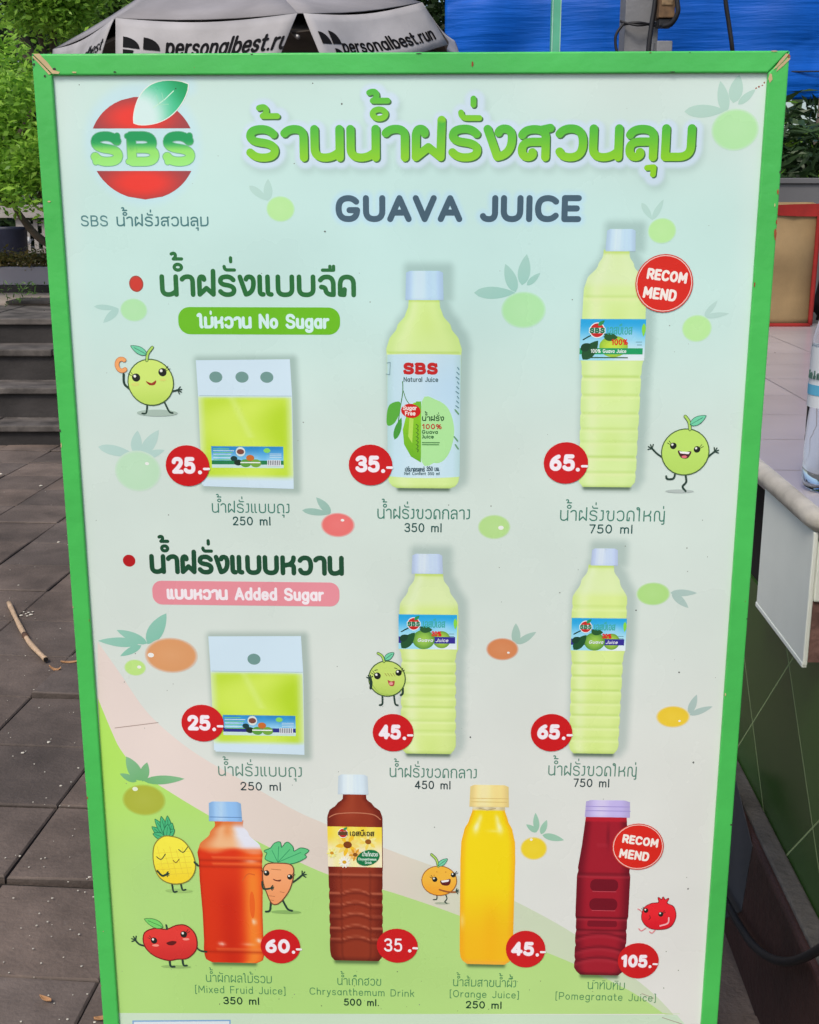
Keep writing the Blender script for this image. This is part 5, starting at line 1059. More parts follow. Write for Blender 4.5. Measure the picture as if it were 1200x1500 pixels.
tree('leafy_tree', 'yellow green tree peeping over the left end of the parasol', b2, [b2, at(76, 200, 12.3), at(78, 60, 12.2), at(80, 0, 12)], [[at(77, 120, 12.2), at(60, 60, 12.1), at(50, 10, 12)]], c2, 9500, .075, M_LEAF_B, seed=5)
# a palm in the shade behind
bp2 = at(104, 360, 13.0); bp2.z = LZ
pt = empty('palm_tree', bp2); tag(pt, 'dark palm with drooping fronds in the shade at the top left', 'tree')
top = at(22, 40, 13.0); MB().tube(loc([bp2, at(84, 220, 13.0), at(52, 110, 13.0), top], pt), [.1, .09, .085, .08], 10).build('trunk', M_BARK, pt, True)
for k in range(13):
    a = k * 2 * math.pi / 13 + .2; l = 1.0 + .25 * math.sin(k * 3); mb = MB(); ps = [top + Vector((math.cos(a) * l * s_, math.sin(a) * l * s_, .45 * s_ - .95 * s_ * s_)) for s_ in [i / 9 for i in range(10)]]
    mb.tube(loc(ps, pt), [.014 - .001 * i for i in range(10)], 5)
    sd_ = Vector((-math.sin(a), math.cos(a), 0))
    for i in range(1, 10):
        for f_ in (0, .5):
            q = ps[i] if f_ == 0 else (ps[i] + ps[i - 1]) / 2
            for sg in (-1, 1):
                tip = q + sd_ * sg * .24 * (1.1 - i / 11) + (ps[i] - ps[i - 1]) * .9 - Vector((0, 0, .1)); wv = (ps[i] - ps[i - 1]).normalized() * .013
                mb.add(loc([q - wv, q + wv, tip], pt), [(0, 1, 2)])
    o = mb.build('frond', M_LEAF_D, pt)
# shade trees further back, in one dark belt
def belt(x0, x1, ytop, ybot, Y, n, L, m, seed, label, rpx=70, kind='stuff', name='background_trees'):
    r = random.Random(seed); pts = []
    x = x0
    while x < x1:
        for y_ in range(int(ytop), int(ybot), 60): pts.append((x + r.uniform(-25, 25), y_ + r.uniform(-25, 25), rpx * r.uniform(.6, 1.15)))
        x += 75
    o = leaf_cloud(name, cl(pts, Y, 1.2, seed), n, L, m, None, .25, .5, seed); return tag(o, label, 'trees', kind=kind)
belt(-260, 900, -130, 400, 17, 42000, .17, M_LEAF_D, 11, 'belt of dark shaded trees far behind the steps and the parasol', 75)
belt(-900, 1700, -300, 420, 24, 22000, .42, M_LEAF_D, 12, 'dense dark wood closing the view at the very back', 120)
c3 = cl([(150, 12, 20), (190, -5, 26), (230, 8, 18), (250, -10, 24), (280, -18, 22), (330, -20, 26), (130, 30, 12), (210, 22, 10)], 13.5, .5, 6)
b3 = at(215, 360, 13.6); b3.z = LZ
tree('leafy_tree', 'mid green tree showing as a fringe above the parasol top', b3, [b3, at(214, 150, 13.6), at(210, 0, 13.5)], [], c3, 4200, .09, M_LEAF_M, seed=8)
# low hedge in the planter
hp = []
for i in range(26): hp.append((-120 + i * 16 + rr.uniform(-4, 4), 381 + rr.uniform(-3, 4), 12))
o = leaf_cloud('low_hedge', cl(hp, PY + .2, .06, 9), 7000, .035, M_LEAF_R, None, .0, .6, 21); tag(o, 'low clipped hedge of green and reddish leaves in the lavender planter', 'hedge')
MB().box((X0, PY + .301, LZ), (2.2, PY + .9, zat(393, PY + .3))).build('planter_soil', M_SOIL)['kind'] = 'structure'
# weeds along the step edge
o = leaf_cloud('weeds', cl([(95, 478, 5), (20, 434, 6), (32, 431, 6), (5, 436, 5), (84, 650, 6), (78, 640, 4)], LY + .04, .02, 2), 160, .05, M_LEAF_M, None, -.8, .2, 4); tag(o, 'small weeds and grass blades along the edge of the steps', 'weeds', kind='stuff')

# ------------------------------------------------------------------ parasol
def canvas_mat(name, c, c2):
    m = mat(name, c, rough=.85, var=.16, scale=4, bump=.35, bscale=12, spec=.2); return m
M_CANVAS = canvas_mat('grey_canopy_cloth', (.26, .25, .26), None)
M_FLAP = canvas_mat('pale_valance_cloth', (.36, .35, .355), None)
M_UNDER = mat('brown_canopy_lining', (.10, .085, .07), rough=.9, var=.3, scale=5)  # brown underside, darker than the canopy cloth
M_BLACK = mat('black_print', (.008, .008, .009), rough=.9, spec=.1)
M_ALU = mat('grey_metal_pole', (.28, .28, .28), rough=.45, metal=.6, var=.1)
UY = 6.4; uc = at(345, -70, 6.3)
PAR = empty('parasol', (uc.x, uc.y, 0)); tag(PAR, 'large weathered grey parasol with a lettered valance behind the sign', 'parasol')
rim = [at(80, 72, 6.6), at(170, 27, 5.35), at(436, 20, 5.2), at(616, 4, 5.7), at(664, 60, 6.6), at(560, 72, 8.0), at(330, 80, 8.3), at(150, 84, 7.7)]
apex = Vector((uc.x, uc.y, uc.z + .12))
mb = MB(); NS = 6
for i in range(8):
    a, b = rim[i], rim[(i + 1) % 8]; vs = []; fs = []
    for r_ in range(NS + 1):
        t_ = r_ / NS
        for s_ in range(NS + 1):
            p = a.lerp(b, s_ / NS); q = apex.lerp(p, t_); q.z -= .05 * math.sin(math.pi * t_) * (1 - .35 * abs(2 * s_ / NS - 1)) + .015 * math.sin(math.pi * s_ / NS) * t_; vs.append(q - PAR.location)
    for r_ in range(NS):
        for s_ in range(NS): k = r_ * (NS + 1) + s_; fs.append((k, k + 1, k + NS + 2, k + NS + 1))
    mb.add(vs, fs)
o = mb.build('canopy', [M_CANVAS], PAR, True); sm = o.modifiers.new('thickness', 'SOLIDIFY'); sm.thickness = .004
def flap(a, b, bl, br, text=None, name='valance', sag=.03):
    # a-b along the rim, bl-br the lower corners; a and b stand 5 mm outside the canopy's edge
    out = ((a + b) / 2 - apex); out.z = 0; out.normalize(); n = 14; m_ = 6; vs = []; fs = []
    def P(s_, t_): top_ = a.lerp(b, s_); bo = bl.lerp(br, s_); q = top_.lerp(bo, t_); return q + out * (.006 + .018 * t_ * math.sin(s_ * 9 + t_ * 2) + .03 * t_) + Vector((0, 0, -.025 * math.sin(math.pi * s_)))
    for j in range(m_ + 1):
        for i in range(n + 1): vs.append(P(i / n, j / m_) - PAR.location)
    for j in range(m_):
        for i in range(n): k = j * (n + 1) + i; fs.append((k, k + 1, k + n + 2, k + n + 1))
    o = mesh_obj(name, vs, fs, M_FLAP, PAR, True); o.modifiers.new('thickness', 'SOLIDIFY').thickness = .003
    return o, P, out
def flap_print(o, P, out, items):       # items: polygons in (s, t) of the flap
    mb = MB()
    for poly_ in items:
        tri = geometry.tessellate_polygon([[Vector((q[0], q[1], 0)) for q in poly_]]); mb.add([P(*q) + out * .006 - PAR.location for q in poly_], [tuple(t) for t in tri])
    pr = mb.build('valance_lettering', M_BLACK, o); pr.location = (0, 0, 0); return pr
def stxt(t, s0, s1, tb, h, wd, asp):    # lettering as (s, t) polygons; asp = flap width / height
    res, W = layout(t, 1.6); out = []
    k = (s1 - s0) / W
    for gl, _k in res:
        v, f = union(pen([[(x, y * (h / 10) / (k * asp) ) for x, y in p] for p in gl], wd, 8))
        for q in f: out.append([(s0 + v[i][0] * k, tb - v[i][1] * k * asp) for i in q])
    return out
def halfd(cx, cy, w_, h_, asp=1, flip=False): return [(cx - w_ / 2, cy)] + [(cx + w_ / 2 * math.cos(math.pi * (1 - i / 10)), cy - h_ * math.sin(math.pi * (1 - i / 10)) ** .8) for i in range(1, 10)] + [(cx + w_ / 2, cy)]
def drop(cx, cy, w_, h_, s=1):          # rounded half-leaf blocks of the runner's mark
    return [(cx, cy), (cx, cy - h_)] + [(cx + s * w_ * math.sin(a), cy - h_ * math.cos(a) * 1.0) for a in [math.pi / 2 * i / 6 for i in range(1, 7)]]
# left flap
A, B_ = rim[0], rim[1]
o, P, out = flap(A, B_, at(84, 128, 6.5), at(150, 98, 5.35))
flap_print(o, P, out, stxt('personalbest', .4, .98, .62, .26, 2.0, 1.6) + [[(.1, .45), (.18, .36), (.28, .42), (.3, .54), (.1, .6)]])
# front flap
A, B_ = rim[1], rim[2]
o, P, out = flap(A, B_, at(174, 100, 5.3), at(404, 100, 5.15))
asp = 3.4
its = stxt('personalbest.run', .30, 1.07, .64, .32, 2.1, asp)
its += [drop(.045, .58, .10, .22), drop(.165, .58, .10, .24), drop(.165, .90, .09, .20), [(.045, .62), (.11, .62), (.10, .72), (.07, .78), (.045, .8)]]
its = [[(min(1.0, s_), t_) for s_, t_ in q] for q in its]
flap_print(o, P, out, its)
# right flap, blown up towards its far end
A, B_ = rim[2] + Vector((.02, 0, 0)), rim[3]
o, P, out = flap(A, B_, at(462, 92, 5.15), at(652, 66, 5.75))
its = stxt('personalbest.run', .2, .93, .80, .27, 2.1, 2.9) + [drop(.05, .62, .07, .26), drop(.13, .62, .07, .28), drop(.13, .95, .07, .24)]
flap_print(o, P, out, its)
A, B_ = rim[3], rim[4]; flap(A, B_, at(640, 62, 5.75), at(668, 84, 6.6))
for i in (4, 5, 6, 7): a_, b_ = rim[i], rim[(i + 1) % 8]; flap(a_, b_, a_ - Vector((0, 0, .2)), b_ - Vector((0, 0, .2)))
# lining, ribs and pole
mb = MB()
for i in range(8): mb.add(loc([apex - Vector((0, 0, .2)), rim[i] - Vector((0, 0, .07)), rim[(i + 1) % 8] - Vector((0, 0, .07))], PAR), [(0, 1, 2)])
mb.build('lining', M_UNDER, PAR)
for i in range(8): MB().tube(loc([apex - Vector((0, 0, .22)), rim[i] - Vector((0, 0, .09))], PAR), .01, 6).build('rib', M_ALU, PAR, True)
MB().tube([(0, 0, .05), (0, 0, apex.z + .05)], .03, 12).build('pole', M_ALU, PAR, True)
MB().lathe([(0, 0), (.3, 0), (.3, .05), (.06, .09), (.05, .3), (0, .3)], 24).build('base', M_RISER, PAR, True)
MB().lathe([(0, .1), (.02, .1), (.035, .05), (.05, .0), (0, 0)], 12, 0, (0, 0, apex.z)).build('finial', M_ALU, PAR, True)

# ------------------------------------------------------------------ blue tarpaulin, posts, cables
TY = 7.2
def tarp_mat():
    m = mat('blue_tarpaulin', (.002, .10, .50), rough=.5, var=.18, scale=3, spec=.18); n = m.node_tree; L = n.links; b = n.nodes['Principled BSDF']
    tc = n.nodes['Texture Coordinate']; mp = n.nodes.new('ShaderNodeMapping'); mp.inputs['Scale'].default_value = (1.2, 3, 16); L.new(tc.outputs['Object'], mp.inputs['Vector'])
    no = n.nodes.new('ShaderNodeTexNoise'); no.inputs['Scale'].default_value = 1.5; no.inputs['Detail'].default_value = 5; L.new(mp.outputs[0], no.inputs['Vector'])
    bp_ = n.nodes.new('ShaderNodeBump'); bp_.inputs['Strength'].default_value = .4; bp_.inputs['Distance'].default_value = .03; L.new(no.outputs['Fac'], bp_.inputs['Height']); L.new(bp_.outputs[0], b.inputs['Normal']); return m
M_TARP = tarp_mat()
n, m_ = 170, 90; vs = []; fs = []; rt = random.Random(4); ph = [rt.uniform(0, 6) for _ in range(8)]; crease = [(rt.uniform(0, 1), rt.uniform(0, 1), rt.uniform(-.5, .5) if k_ % 3 else rt.uniform(1.2, 1.9), rt.uniform(.006, .014), rt.uniform(.012, .03)) for k_ in range(22)]
TL, TR = at(652, 100, TY).x, at(1420, 100, TY - .3).x; ZB, ZT = zat(148, TY), zat(-260, TY)
for j in range(m_ + 1):
    for i in range(n + 1):
        s_, t_ = i / n, j / m_; x = TL + (TR - TL) * s_; zb_ = ZB + .012 * math.sin(s_ * 17) - (.0 if s_ > .3 else -.02); zz_ = ZT + (zb_ - ZT) * t_
        y_ = TY - .3 * s_ + .05 * math.sin(s_ * 5 + ph[0]) * t_ + sum(.005 * math.sin((zz_ * (9 + 5 * k) + 1.3 * math.sin(s_ * (3 + k) + ph[k])) + ph[k + 3]) for k in range(4)) + .022 * math.sin(s_ * 26 + 3 * t_ + 1.5 * math.sin(s_ * 7)) + .02 * abs(math.sin(s_ * 9 + t_ * 4)) ** 6
        for (cs, ct, ca_, ch_, cw_) in crease:
            dxc, dzc = (s_ - cs) * (TR - TL), (t_ - ct) * (ZT - ZB); y_ += ch_ * math.exp(-((-math.sin(ca_) * dxc + math.cos(ca_) * dzc) / cw_) ** 2) * math.exp(-((math.cos(ca_) * dxc + math.sin(ca_) * dzc) / .55) ** 2)
        vs.append((x, y_, zz_))
for j in range(m_):
    for i in range(n): k = j * (n + 1) + i; fs.append((k, k + 1, k + n + 2, k + n + 1))
T0 = Vector((TL, TY, ZB)); o = mesh_obj('tarpaulin', [Vector(v) - T0 for v in vs], fs, M_TARP, smooth=True); o.location = T0; o.modifiers.new('thickness', 'SOLIDIFY').thickness = .003
tag(o, 'wrinkled bright blue tarpaulin hung behind the right half of the sign', 'tarpaulin')
hem = MB().tube([Vector((TL + (TR - TL) * s_ / 12, TY - .3 * s_ / 12 + .05 * math.sin(s_ / 12 * 5 + ph[0]) - .01, zat(112, TY))) - T0 for s_ in range(7, 13)], .004, 6).build('cord', mat('dark_cord', (.02, .03, .06), rough=.8), o)
M_MINT = mat('mint_green_paint', (.10, .42, .26), rough=.45, var=.15, scale=6)
def post(name, px0, px1, Y, ytop, m, label, d=.06):
    a = at(px0, 75, Y); b = at(px1, 75, Y); o = MB().box((-(b.x - a.x) / 2, -d / 2, 0), ((b.x - a.x) / 2, d / 2, zat(ytop, Y)), bev=.004).build(name, m); o.location = ((a.x + b.x) / 2, Y, 0); tag(o, label, 'post'); return o
GP = post('pole', 806, 820, 6.2, -220, M_MINT, 'slim mint green metal pole in front of the blue tarpaulin', .05)
for dx in (-.018, .02): MB().box((dx - .002, -.028, .5), (dx + .002, -.0255, zat(-220, 6.2) - .01)).build('edge_ridge', mat('pale_mint_edge', (.35, .6, .48), rough=.4), GP)
M_CONC = mat('grey_concrete_post', (.19, .195, .205), rough=.8, var=.15, scale=4, bump=.3)
CP = post('post', 910, 958, 6.3, -220, M_CONC, 'thick grey concrete post in front of the tarpaulin', .17)
M_CABLE = mat('black_cable', (.012, .012, .014), rough=.5)
def cable(pts, r, label, name='cable'):
    ps = smooth_pts(pts, 6); c = sum(ps, Vector()) / len(ps); o = MB().tube([p - c for p in ps], r, 8).build(name, M_CABLE, smooth=True); o.location = c; tag(o, label, 'cable'); return o
cable([at(911, 36, 6.2), at(935, 33, 6.16), at(962, 38, 6.2)], .007, 'uppermost wire lashed round the grey concrete post', 'wire_tie')
cable([at(909, 31, 6.2), at(935, 37, 6.16), at(960, 33, 6.2)], .006, 'lower wire lashed round the grey concrete post', 'wire_tie')
cable([at(914, 34, 6.17), at(903, 50, 6.17), at(902, 66, 6.17), at(905, 82, 6.17), at(908, 120, 6.2)], .007, 'black cable looping off the left side of the grey post')
cable([at(962, -60, 6.1), at(960, 0, 6.1), at(955, 35, 6.1), at(950, 75, 6.1), at(948, 140, 6.1)], .012, 'black cable running down the right edge of the grey post')
cable([at(1058, -60, 6.7), at(1063, 0, 6.7), at(1068, 35, 6.7), at(1073, 72, 6.7), at(1075, 110, 6.75)], .012, 'lone black cable hanging in front of the tarpaulin')
BX = empty('junction_box', at(975, 35, 6.1)); tag(BX, 'rusty brown electrical box fixed beside the grey post', 'box')
M_RBOX = mat('rusty_brown_metal', (.13, .075, .035), rough=.7, var=.5, scale=25)
def bxx(x0, y0, x1, y1, d0, d1, m, name): a = at(x0, y1, 6.1); b = at(x1, y0, 6.1); return MB().box(Vector((a.x, 6.1 + d0, a.z)) - BX.location, Vector((b.x, 6.1 + d1, b.z)) - BX.location, bev=.004).build(name, m, BX)
bxx(962, -25, 988, 28, -.05, .06, M_RBOX, 'case'); bxx(966, -20, 984, 10, -.054, -.0505, mat('worn_label', (.22, .15, .08), rough=.8, var=.4, scale=40), 'front_plate'); bxx(963, 29, 984, 40, -.04, .05, M_CABLE, 'gland'); bxx(959, 61, 983, 92, -.04, .05, M_CONC, 'bracket')
cable([at(990, -40, 6.0), at(992, 0, 6.0), at(993, 18, 6.0), at(984, 34, 6.02), at(972, 38, 6.05)], .012, 'black cable curling under the rusty box')
# ------------------------------------------------------------------ tiled counter on the right
CA = R(-2.1)                             # the counter runs slightly to the right of the view
def crot(x, y, z): c, s = math.cos(CA), math.sin(CA); return Vector((x * c - y * s, x * s + y * c, z))
def cun(p): c, s = math.cos(-CA), math.sin(-CA); return Vector((p.x * c - p.y * s, p.x * s + p.y * c, p.z))
n0 = cun(atz(1192, 748, .98)); TOPZ = .98
FX = n0.x; NY_ = n0.y                    # left face and near end, in the counter's own axes
CT = empty('tiled_counter', crot(FX, NY_, 0), CA); tag(CT, 'pale tiled counter with a white end panel and green diamond tiled base', 'counter')
def cl_(p): return cun(p) - Vector((FX, NY_, 0))
M_TOP = None
def tile_mat(name, tile, grout, size, diamond=False, rough=.3, var=.1, gw=.03, swap='XY', gvis=1.0, bump=.3):
    m = bpy.data.materials.new(name); m.use_nodes = True; n = m.node_tree; L = n.links; b = n.nodes['Principled BSDF']; b.inputs['Roughness'].default_value = rough
    tc = n.nodes.new('ShaderNodeTexCoord'); sp = n.nodes.new('ShaderNodeSeparateXYZ'); L.new(tc.outputs['Object'], sp.inputs[0])
    A, B_ = sp.outputs[swap[0]], sp.outputs[swap[1]]
    def M(op, a, b2=None):
        k = n.nodes.new('ShaderNodeMath'); k.operation = op
        for i, v in enumerate((a, b2)):
            if v is None: continue
            if isinstance(v, (int, float)): k.inputs[i].default_value = v
            else: L.new(v, k.inputs[i])
        return k.outputs[0]
    if diamond: P, Q = M('MULTIPLY', M('ADD', A, B_), .70711), M('MULTIPLY', M('SUBTRACT', A, B_), .70711)
    else: P, Q = A, B_
    sx, sy = size if isinstance(size, tuple) else (size, size)
    def edge(v, s): f = M('FRACT', M('DIVIDE', v, s)); return M('MINIMUM', f, M('SUBTRACT', 1.0, f))
    e_ = M('MINIMUM', edge(P, sx), edge(Q, sy)); mk = n.nodes.new('ShaderNodeMapRange'); mk.inputs[1].default_value = gw; mk.inputs[2].default_value = gw * 1.6; L.new(e_, mk.inputs[0])
    no = n.nodes.new('ShaderNodeTexNoise'); no.inputs['Scale'].default_value = 3; no.inputs['Detail'].default_value = 8; L.new(tc.outputs['Object'], no.inputs[0])
    wn = n.nodes.new('ShaderNodeTexWhiteNoise'); cb = n.nodes.new('ShaderNodeCombineXYZ'); L.new(M('FLOOR', M('DIVIDE', P, sx)), cb.inputs[0]); L.new(M('FLOOR', M('DIVIDE', Q, sy)), cb.inputs[1]); L.new(cb.outputs[0], wn.inputs[0])
    v = M('MULTIPLY', M('ADD', .8, M('MULTIPLY', no.outputs['Fac'], .4)), M('ADD', 1 - var, M('MULTIPLY', wn.outputs['Value'], 2 * var)))
    mt = n.nodes.new('ShaderNodeMix'); mt.data_type = 'RGBA'; mt.blend_type = 'MULTIPLY'; mt.inputs[0].default_value = 1; mt.inputs[6].default_value = tile; L.new(v, mt.inputs[7])
    mx = n.nodes.new('ShaderNodeMix'); mx.data_type = 'RGBA'; L.new(mk.outputs[0], mx.inputs[0]); mx.inputs[6].default_value = grout; L.new(mt.outputs[2], mx.inputs[7]); L.new(mx.outputs[2], b.inputs['Base Color'])
    bp_ = n.nodes.new('ShaderNodeBump'); bp_.inputs['Strength'].default_value = bump; bp_.inputs['Distance'].default_value = .003; L.new(mk.outputs[0], bp_.inputs['Height']); L.new(bp_.outputs[0], b.inputs['Normal'])
    r_ = n.nodes.new('ShaderNodeMapRange'); r_.inputs[3].default_value = .85; r_.inputs[4].default_value = rough; L.new(mk.outputs[0], r_.inputs[0]); L.new(r_.outputs[0], b.inputs['Roughness'])
    return m
M_TTOP = tile_mat('lilac_grey_tile', (.42, .385, .40, 1), (.16, .13, .12, 1), (.30, .30), rough=.22, var=.06, gw=.006)
M_TGRN = tile_mat('dark_green_tile', (.036, .10, .018, 1), (.27, .35, .15, 1), .30, True, rough=.28, var=.26, gw=.0055, swap='YZ', bump=.7)
M_WPAN = mat('off_white_enamel', (.80, .84, .77), rough=.5, var=.07, scale=4, bump=.03)
M_NOSE = mat('grimy_cream_edging', (.46, .43, .37), rough=.6, var=.28, scale=9, bump=.3)
M_PINK = mat('broken_red_brick_core', (.24, .13, .11), rough=.9, var=.4, scale=20, bump=.7)
M_PLINTH = mat('dark_red_painted_plinth', (.040, .016, .013), rough=.6, var=.4, scale=5, bump=.3, bscale=60)
M_PLTOP = mat('grey_cement_ledge', (.07, .065, .06), rough=.8, var=.35, scale=12, bump=.5, bscale=60)
M_BLUEG = mat('blue_grey_cement_patch', (.042, .045, .052), rough=.8, var=.25, scale=6)
DEP = 3.3
bk = cl_(atz(1160, 475, TOPZ)).y        # where the counter meets the back wall
MB().box((.012, -1.3, TOPZ - .05), (1.9, bk + .05, TOPZ), bev=.004).build('counter_top', M_TTOP, CT)
mb = MB(); mb.tube([(.010, bk, TOPZ - .018), (.010, 1, TOPZ - .018), (.010, .03, TOPZ - .018), (.013, .008, TOPZ - .018), (.022, -.006, TOPZ - .018), (.045, -.01, TOPZ - .018), (.9, -.01, TOPZ - .018)], .0185, 14); mb.build('edge_nosing', M_NOSE, CT, True)
pb_ = atz(1182, 990, .0)
def facez(px, py, X):                   # height on the face x = X of the counter, in its own axes
    r = ray(px, py); rc = cun(r); cc = cun(CAMP); t_ = (FX + X - cc.x) / rc.x; p = cc + rc * t_; return p - Vector((FX, NY_, 0))
far = facez(1112, 790, 0).y; pbz = facez(1182, 988, 0).z; pbz2 = facez(1106, 888, 0).z
wb = (pbz + pbz2) / 2
mb = MB(); mb.box((.004, .0, wb), (.012, far, TOPZ - .036), bev=.002); mb.build('white_panel', M_WPAN, CT)
MB().box((.003, .001, wb - .004), (.0118, far + .003, wb + .006), bev=.002).build('panel_trim', M_WPAN, CT)
MB().box((.0125, .0006, wb + .11), (.6, .3, TOPZ - .052), bev=.003).build('front_panel', M_WPAN, CT)
mb = MB(); mb.box((.0128, .007, wb + .004), (.6, .3, wb + .1095)); mb.build('broken_edge', M_PINK, CT)
MB().box((.052, far - .02, wb - .02), (.7, bk, TOPZ - .052)).build('recess_shade', M_SHADE, CT)  # solid near-black block paints the shade of the open recess
GX = .045
MB().box((GX, -1.3, .0), (1.9, bk, wb - .012)).build('tiled_base', M_TGRN, CT)
# plinth along the foot
plx = cl_(atz(1100, 1467, 0)).x; plz = facez(1150, 1333, plx).z
mb = MB(); mb.box((plx, -1.3, -.01), (GX - .0005, 2.4, plz), bev=.008); mb.build('plinth', M_PLINTH, CT)
mb = MB(); mb.box((plx + .012, -1.3, plz - .01), (GX - .001, 2.4, plz + .006), bev=.004); mb.build('plinth_ledge', M_PLTOP, CT)
f1 = facez(1066, 1330, plx - .004); f2 = facez(1102, 1240, plx - .004)
q = [facez(*p, plx - .0012) for p in ((1102, 1240), (1086, 1335), (1064, 1345), (1010, 1290), (1010, 1100), (1078, 1143))]
mbq = MB(); k = len(q); mbq.add([tuple(p) for p in q] + [(p.x + .0011, p.y, p.z) for p in q], [tuple(range(k)), tuple(range(2 * k - 1, k - 1, -1))] + [(i, k + i, k + (i + 1) % k, (i + 1) % k) for i in range(k)]); mbq.build('cement_patch', M_BLUEG, CT)
# bottle, woven bag, dark bag, wall and shrub at the back of the counter
wb0 = atz(1212, 718, TOPZ); BR = .044
BT = empty('water_bottle', (wb0.x, wb0.y, TOPZ + .001)); tag(BT, 'clear plastic water bottle with a blue and white label on the counter edge', 'bottle')
def glass(name, col, rough=.05, ior=1.45):
    m = bpy.data.materials.new(name); m.use_nodes = True; b = m.node_tree.nodes['Principled BSDF']; b.inputs['Base Color'].default_value = col; b.inputs['Transmission Weight'].default_value = 1; b.inputs['Roughness'].default_value = rough; b.inputs['IOR'].default_value = ior; return m
prof = [(0, 0.004), (.03, .0), (.040, .006), (BR, .018), (BR, .035), (BR * .975, .042), (BR, .05), (BR, .075), (BR * .98, .079), (BR, .083), (BR, .112), (BR, .205), (BR * .93, .222), (BR * .72, .25), (BR * .42, .275), (.0135, .285), (.0135, .305), (0, .306)]
hb = (zat(492, wb0.y) - TOPZ) / .215
prof = [(r_ * 1.0, z_ * hb) for r_, z_ in prof]
MB().lathe(prof, 32).build('body', glass('clear_plastic', (.97, .99, 1, 1), .03, 1.08), BT, True)
MB().lathe([(0, .01 * hb), (.036, .012 * hb), (BR - .003, .03 * hb), (BR - .003, .19 * hb), (0, .192 * hb)], 24).build('water', glass('water', (.95, .98, 1, 1), .0, 1.2), BT, True)
M_LBL = mat('label_white', (.62, .66, .70), rough=.5, var=.08); M_LBLB = mat('label_blue', (.10, .38, .58), rough=.5)
MB().lathe([(BR + .0007, .118 * hb), (BR + .0007, .2 * hb)], 32).build('label', M_LBL, BT, True)
MB().lathe([(BR + .0014, .135 * hb), (BR + .0014, .149 * hb)], 32).build('label_band', M_LBLB, BT, True)
mb = MB()
for i, a in enumerate((176, 186, 197, 207)):
    for k in range(3): c, s = math.cos(R(a + k * 2)), math.sin(R(a + k * 2)); mb.box((-.001, -.0006, 0), (.001, .0006, .006 + .003 * ((i + k) % 2)), mat=Matrix.Translation((c * (BR + .0018), s * (BR + .0018), (.157 + .004 * (k % 2)) * hb)))
mb.build('label_print', mat('label_dark_print', (.06, .14, .12), rough=.6), BT)
MB().lathe([(0, .3 * hb), (.016, .3 * hb), (.016, .322 * hb), (0, .324 * hb)], 20).build('cap', M_LBL, BT, True)
# woven bag
by = cun(atz(1160, 478, TOPZ)).y
bl_, br_ = at(1090, 475, atz(1160, 478, TOPZ).y), at(1186, 475, atz(1160, 478, TOPZ).y)
BY = atz(1160, 478, TOPZ).y
BG = empty('woven_bag', Vector(((bl_.x + br_.x) / 2, BY, TOPZ))); tag(BG, 'beige woven shopping bag edged with red piping, standing on the counter', 'bag')
W2 = (br_.x - bl_.x) / 2; BH = zat(303, BY) - TOPZ; BD = .2
M_JUTE = mat('beige_woven_plastic', (.26, .175, .08), rough=.75, var=.2, scale=6, bump=.1, bscale=160)
M_RED = mat('red_binding', (.24, .011, .008), rough=.85, var=.12, scale=20)
n = 16; vs = []; fs = []
for j in range(n + 1):
    t_ = j / n; wq = W2 * (1 + .07 * t_); dq = BD * (1 - .35 * t_)
    ring = [(-wq, 0), (-wq * .33, -.012 * math.sin(t_ * 3.1)), (wq * .33, -.016 * math.sin(t_ * 3.6) + .02 * math.sin(t_ * 9) * t_), (wq, 0), (wq * .96, dq * .5), (wq, dq), (0, dq), (-wq, dq), (-wq * .96, dq * .5)]
    for (x, y_) in ring: vs.append((x, y_ + .02 * t_ + (.018 * math.sin(t_ * 7 + x * 8) * math.sin(math.pi * t_) if abs(x) < wq * .5 and y_ < .03 else 0), .004 + BH * t_ + ((.003 * math.sin(x * 44 + 1) + (.012 if y_ > .05 else 0)) if j == n else 0)))
k = 9
for j in range(n):
    for i in range(k): fs.append((j * k + i, j * k + (i + 1) % k, (j + 1) * k + (i + 1) % k, (j + 1) * k + i))
fs.append(tuple(range(k))[::-1])
o = mesh_obj('body', vs, fs, M_JUTE, BG, True); o.modifiers.new('thickness', 'SOLIDIFY').thickness = .003
cr_ = lambda i: [Vector(vs[j * k + i]) for j in range(n + 1)]
for nm, ps in (('side_piping', cr_(0)), ('side_piping', cr_(3)), ('bottom_piping', [Vector(vs[i]) for i in range(4)])): MB().tube([p + Vector((0, -.004, 0)) for p in ps], .0095, 8).build(nm, M_RED, BG, True)
tp = [Vector(vs[n * k + i]) for i in range(4)]; mb = MB(); sp_ = smooth_pts(tp, 5); m2 = len(sp_)
mb.add([p + Vector((0, -.006, .006)) for p in sp_] + [p + Vector((0, -.007, -.036 - .006 * math.sin(p.x * 14))) for p in sp_], [(i, i + 1, m2 + i + 1, m2 + i) for i in range(m2 - 1)]); o = mb.build('top_binding', M_RED, BG); o.modifiers.new('thickness', 'SOLIDIFY').thickness = .004
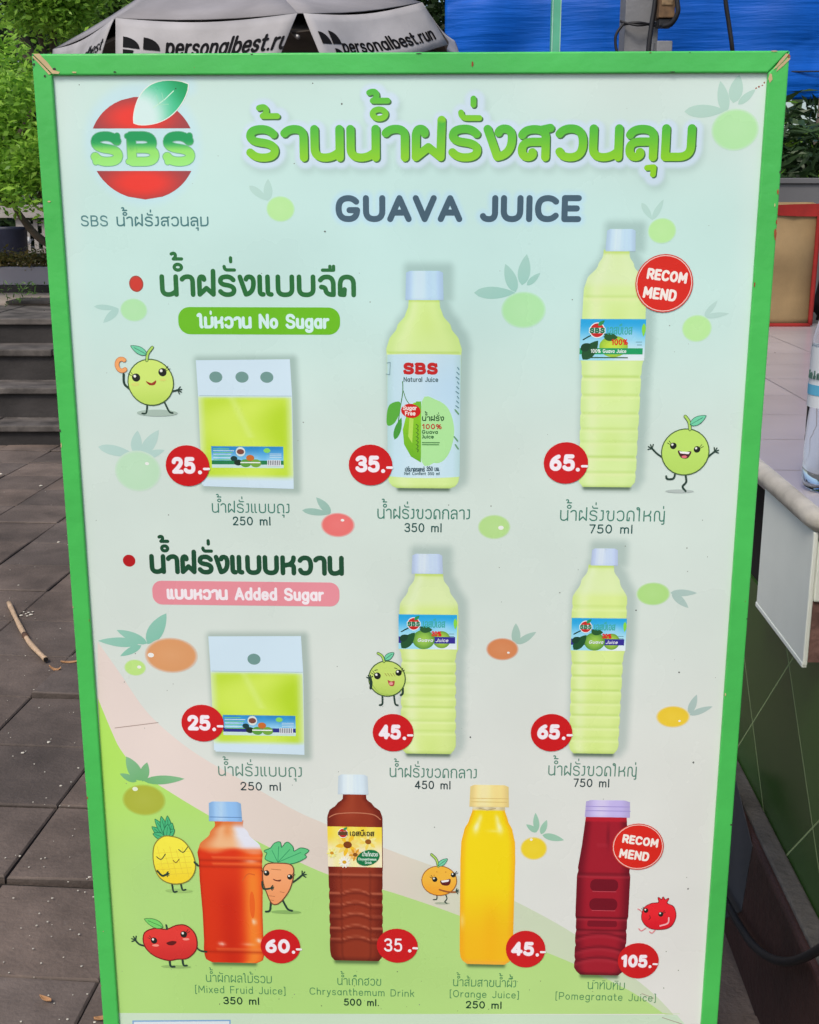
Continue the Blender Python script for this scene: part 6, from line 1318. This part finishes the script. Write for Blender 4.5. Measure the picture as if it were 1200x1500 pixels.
# dark bag half out of the frame
p0 = at(1194, 470, BY + .12); o = empty('holdall', (p0.x + .19, BY + .15, TOPZ)); tag(o, 'dark holdall at the right edge behind the woven bag', 'bag'); M_DKB = mat('dark_maroon_cloth', (.022, .012, .016), rough=.8, var=.3)
bm = bmesh.new(); bmesh.ops.create_cube(bm, size=1); bmesh.ops.subdivide_edges(bm, edges=bm.edges[:], cuts=3, use_grid_fill=True)
for v in bm.verts: v.co = Vector((v.co.x * .36 * (1 - .25 * (v.co.z + .5)), v.co.y * .22 * (1 - .3 * (v.co.z + .5)), (v.co.z + .5) * .3 + .012 * math.sin(v.co.x * 9)))
bmesh.ops.bevel(bm, geom=[e for e in bm.edges if e.calc_face_angle(0) > 1], offset=.03, segments=3, affect='EDGES'); bm.verts.index_update(); mesh_obj('body', [v.co[:] for v in bm.verts], [[v.index for v in f.verts] for f in bm.faces], M_DKB, o, True); bm.free()
MB().tube(smooth_pts([(-.1, -.09, .26), (-.14, -.12, .36), (-.02, -.12, .42), (.1, -.1, .36), (.1, -.09, .26)], 6), .012, 8).build('handle', M_CABLE, o, True)
# back wall, with the shrub behind
wy = BY + .5
M_GWALL = mat('grey_slate_cladding', (.12, .12, .125), rough=.6, var=.12, scale=3)
a = at(1060, 260, wy); zt_ = zat(262, wy)
WL = empty('back_wall', (a.x, wy, 0)); tag(WL, 'smooth grey clad wall behind the woven bag and the counter', 'wall')
x = -1.2
while x < 3.2: MB().box((x + .002, 0, .0), (x + .698, .12, zt_ - .02), bev=.002).build('cladding_slab', M_GWALL, WL); x += .7
MB().box((-1.2, -.012, zt_ - .0195), (3.2, .14, zt_ + .004), bev=.003).build('coping', M_GWALL, WL)
sb = []
r3 = random.Random(9)
for i in range(15):
    for j in range(5): sb.append((1090 + i * 28 + r3.uniform(-14, 14), 232 + j * 22 + r3.uniform(-6, 6), 20))
c = cl(sb, wy + .75, .25, 3); o = empty('shrub', (at(1200, 250, wy + .75).x, wy + .75, 0)); tag(o, 'dense dark narrow leaved shrub behind the grey wall under the tarpaulin', 'shrub')
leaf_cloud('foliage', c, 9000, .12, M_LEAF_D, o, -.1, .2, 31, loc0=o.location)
leaf_cloud('sunlit_leaves', c, 1100, .10, M_LEAF_B, o, -.2, .2, 32, loc0=o.location)  # brighter leaf colour stands in for sun glints among the dark foliage
mb = MB()
for i in range(14): x = at(1080 + i * 30, 250, wy + .75).x - o.location.x; mb.tube([(x, r3.uniform(-.1, .1), 0), (x + r3.uniform(-.1, .1), r3.uniform(-.1, .1), zt_ + r3.uniform(0, .5))], .012, 6)
mb.build('stems', M_BARK, o, True)
# hose on the ground by the plinth
hs = [(1030, 1250, .16), (1050, 1296, .10), (1066, 1325, .03), (1085, 1358, .014), (1105, 1386, .012), (1130, 1404, .012), (1155, 1409, .012), (1180, 1402, .012), (1215, 1382, .012)]
def hosep(px, py):                      # the loop hangs just clear of the plinth's face
    p = facez(px, py, plx - .022); return crot(p.x + FX, p.y + NY_, max(p.z, .012))
cable([hosep(x, y_) for x, y_, z_ in hs], .0075, 'dark grey hose looping in front of the dark red plinth', 'hose')
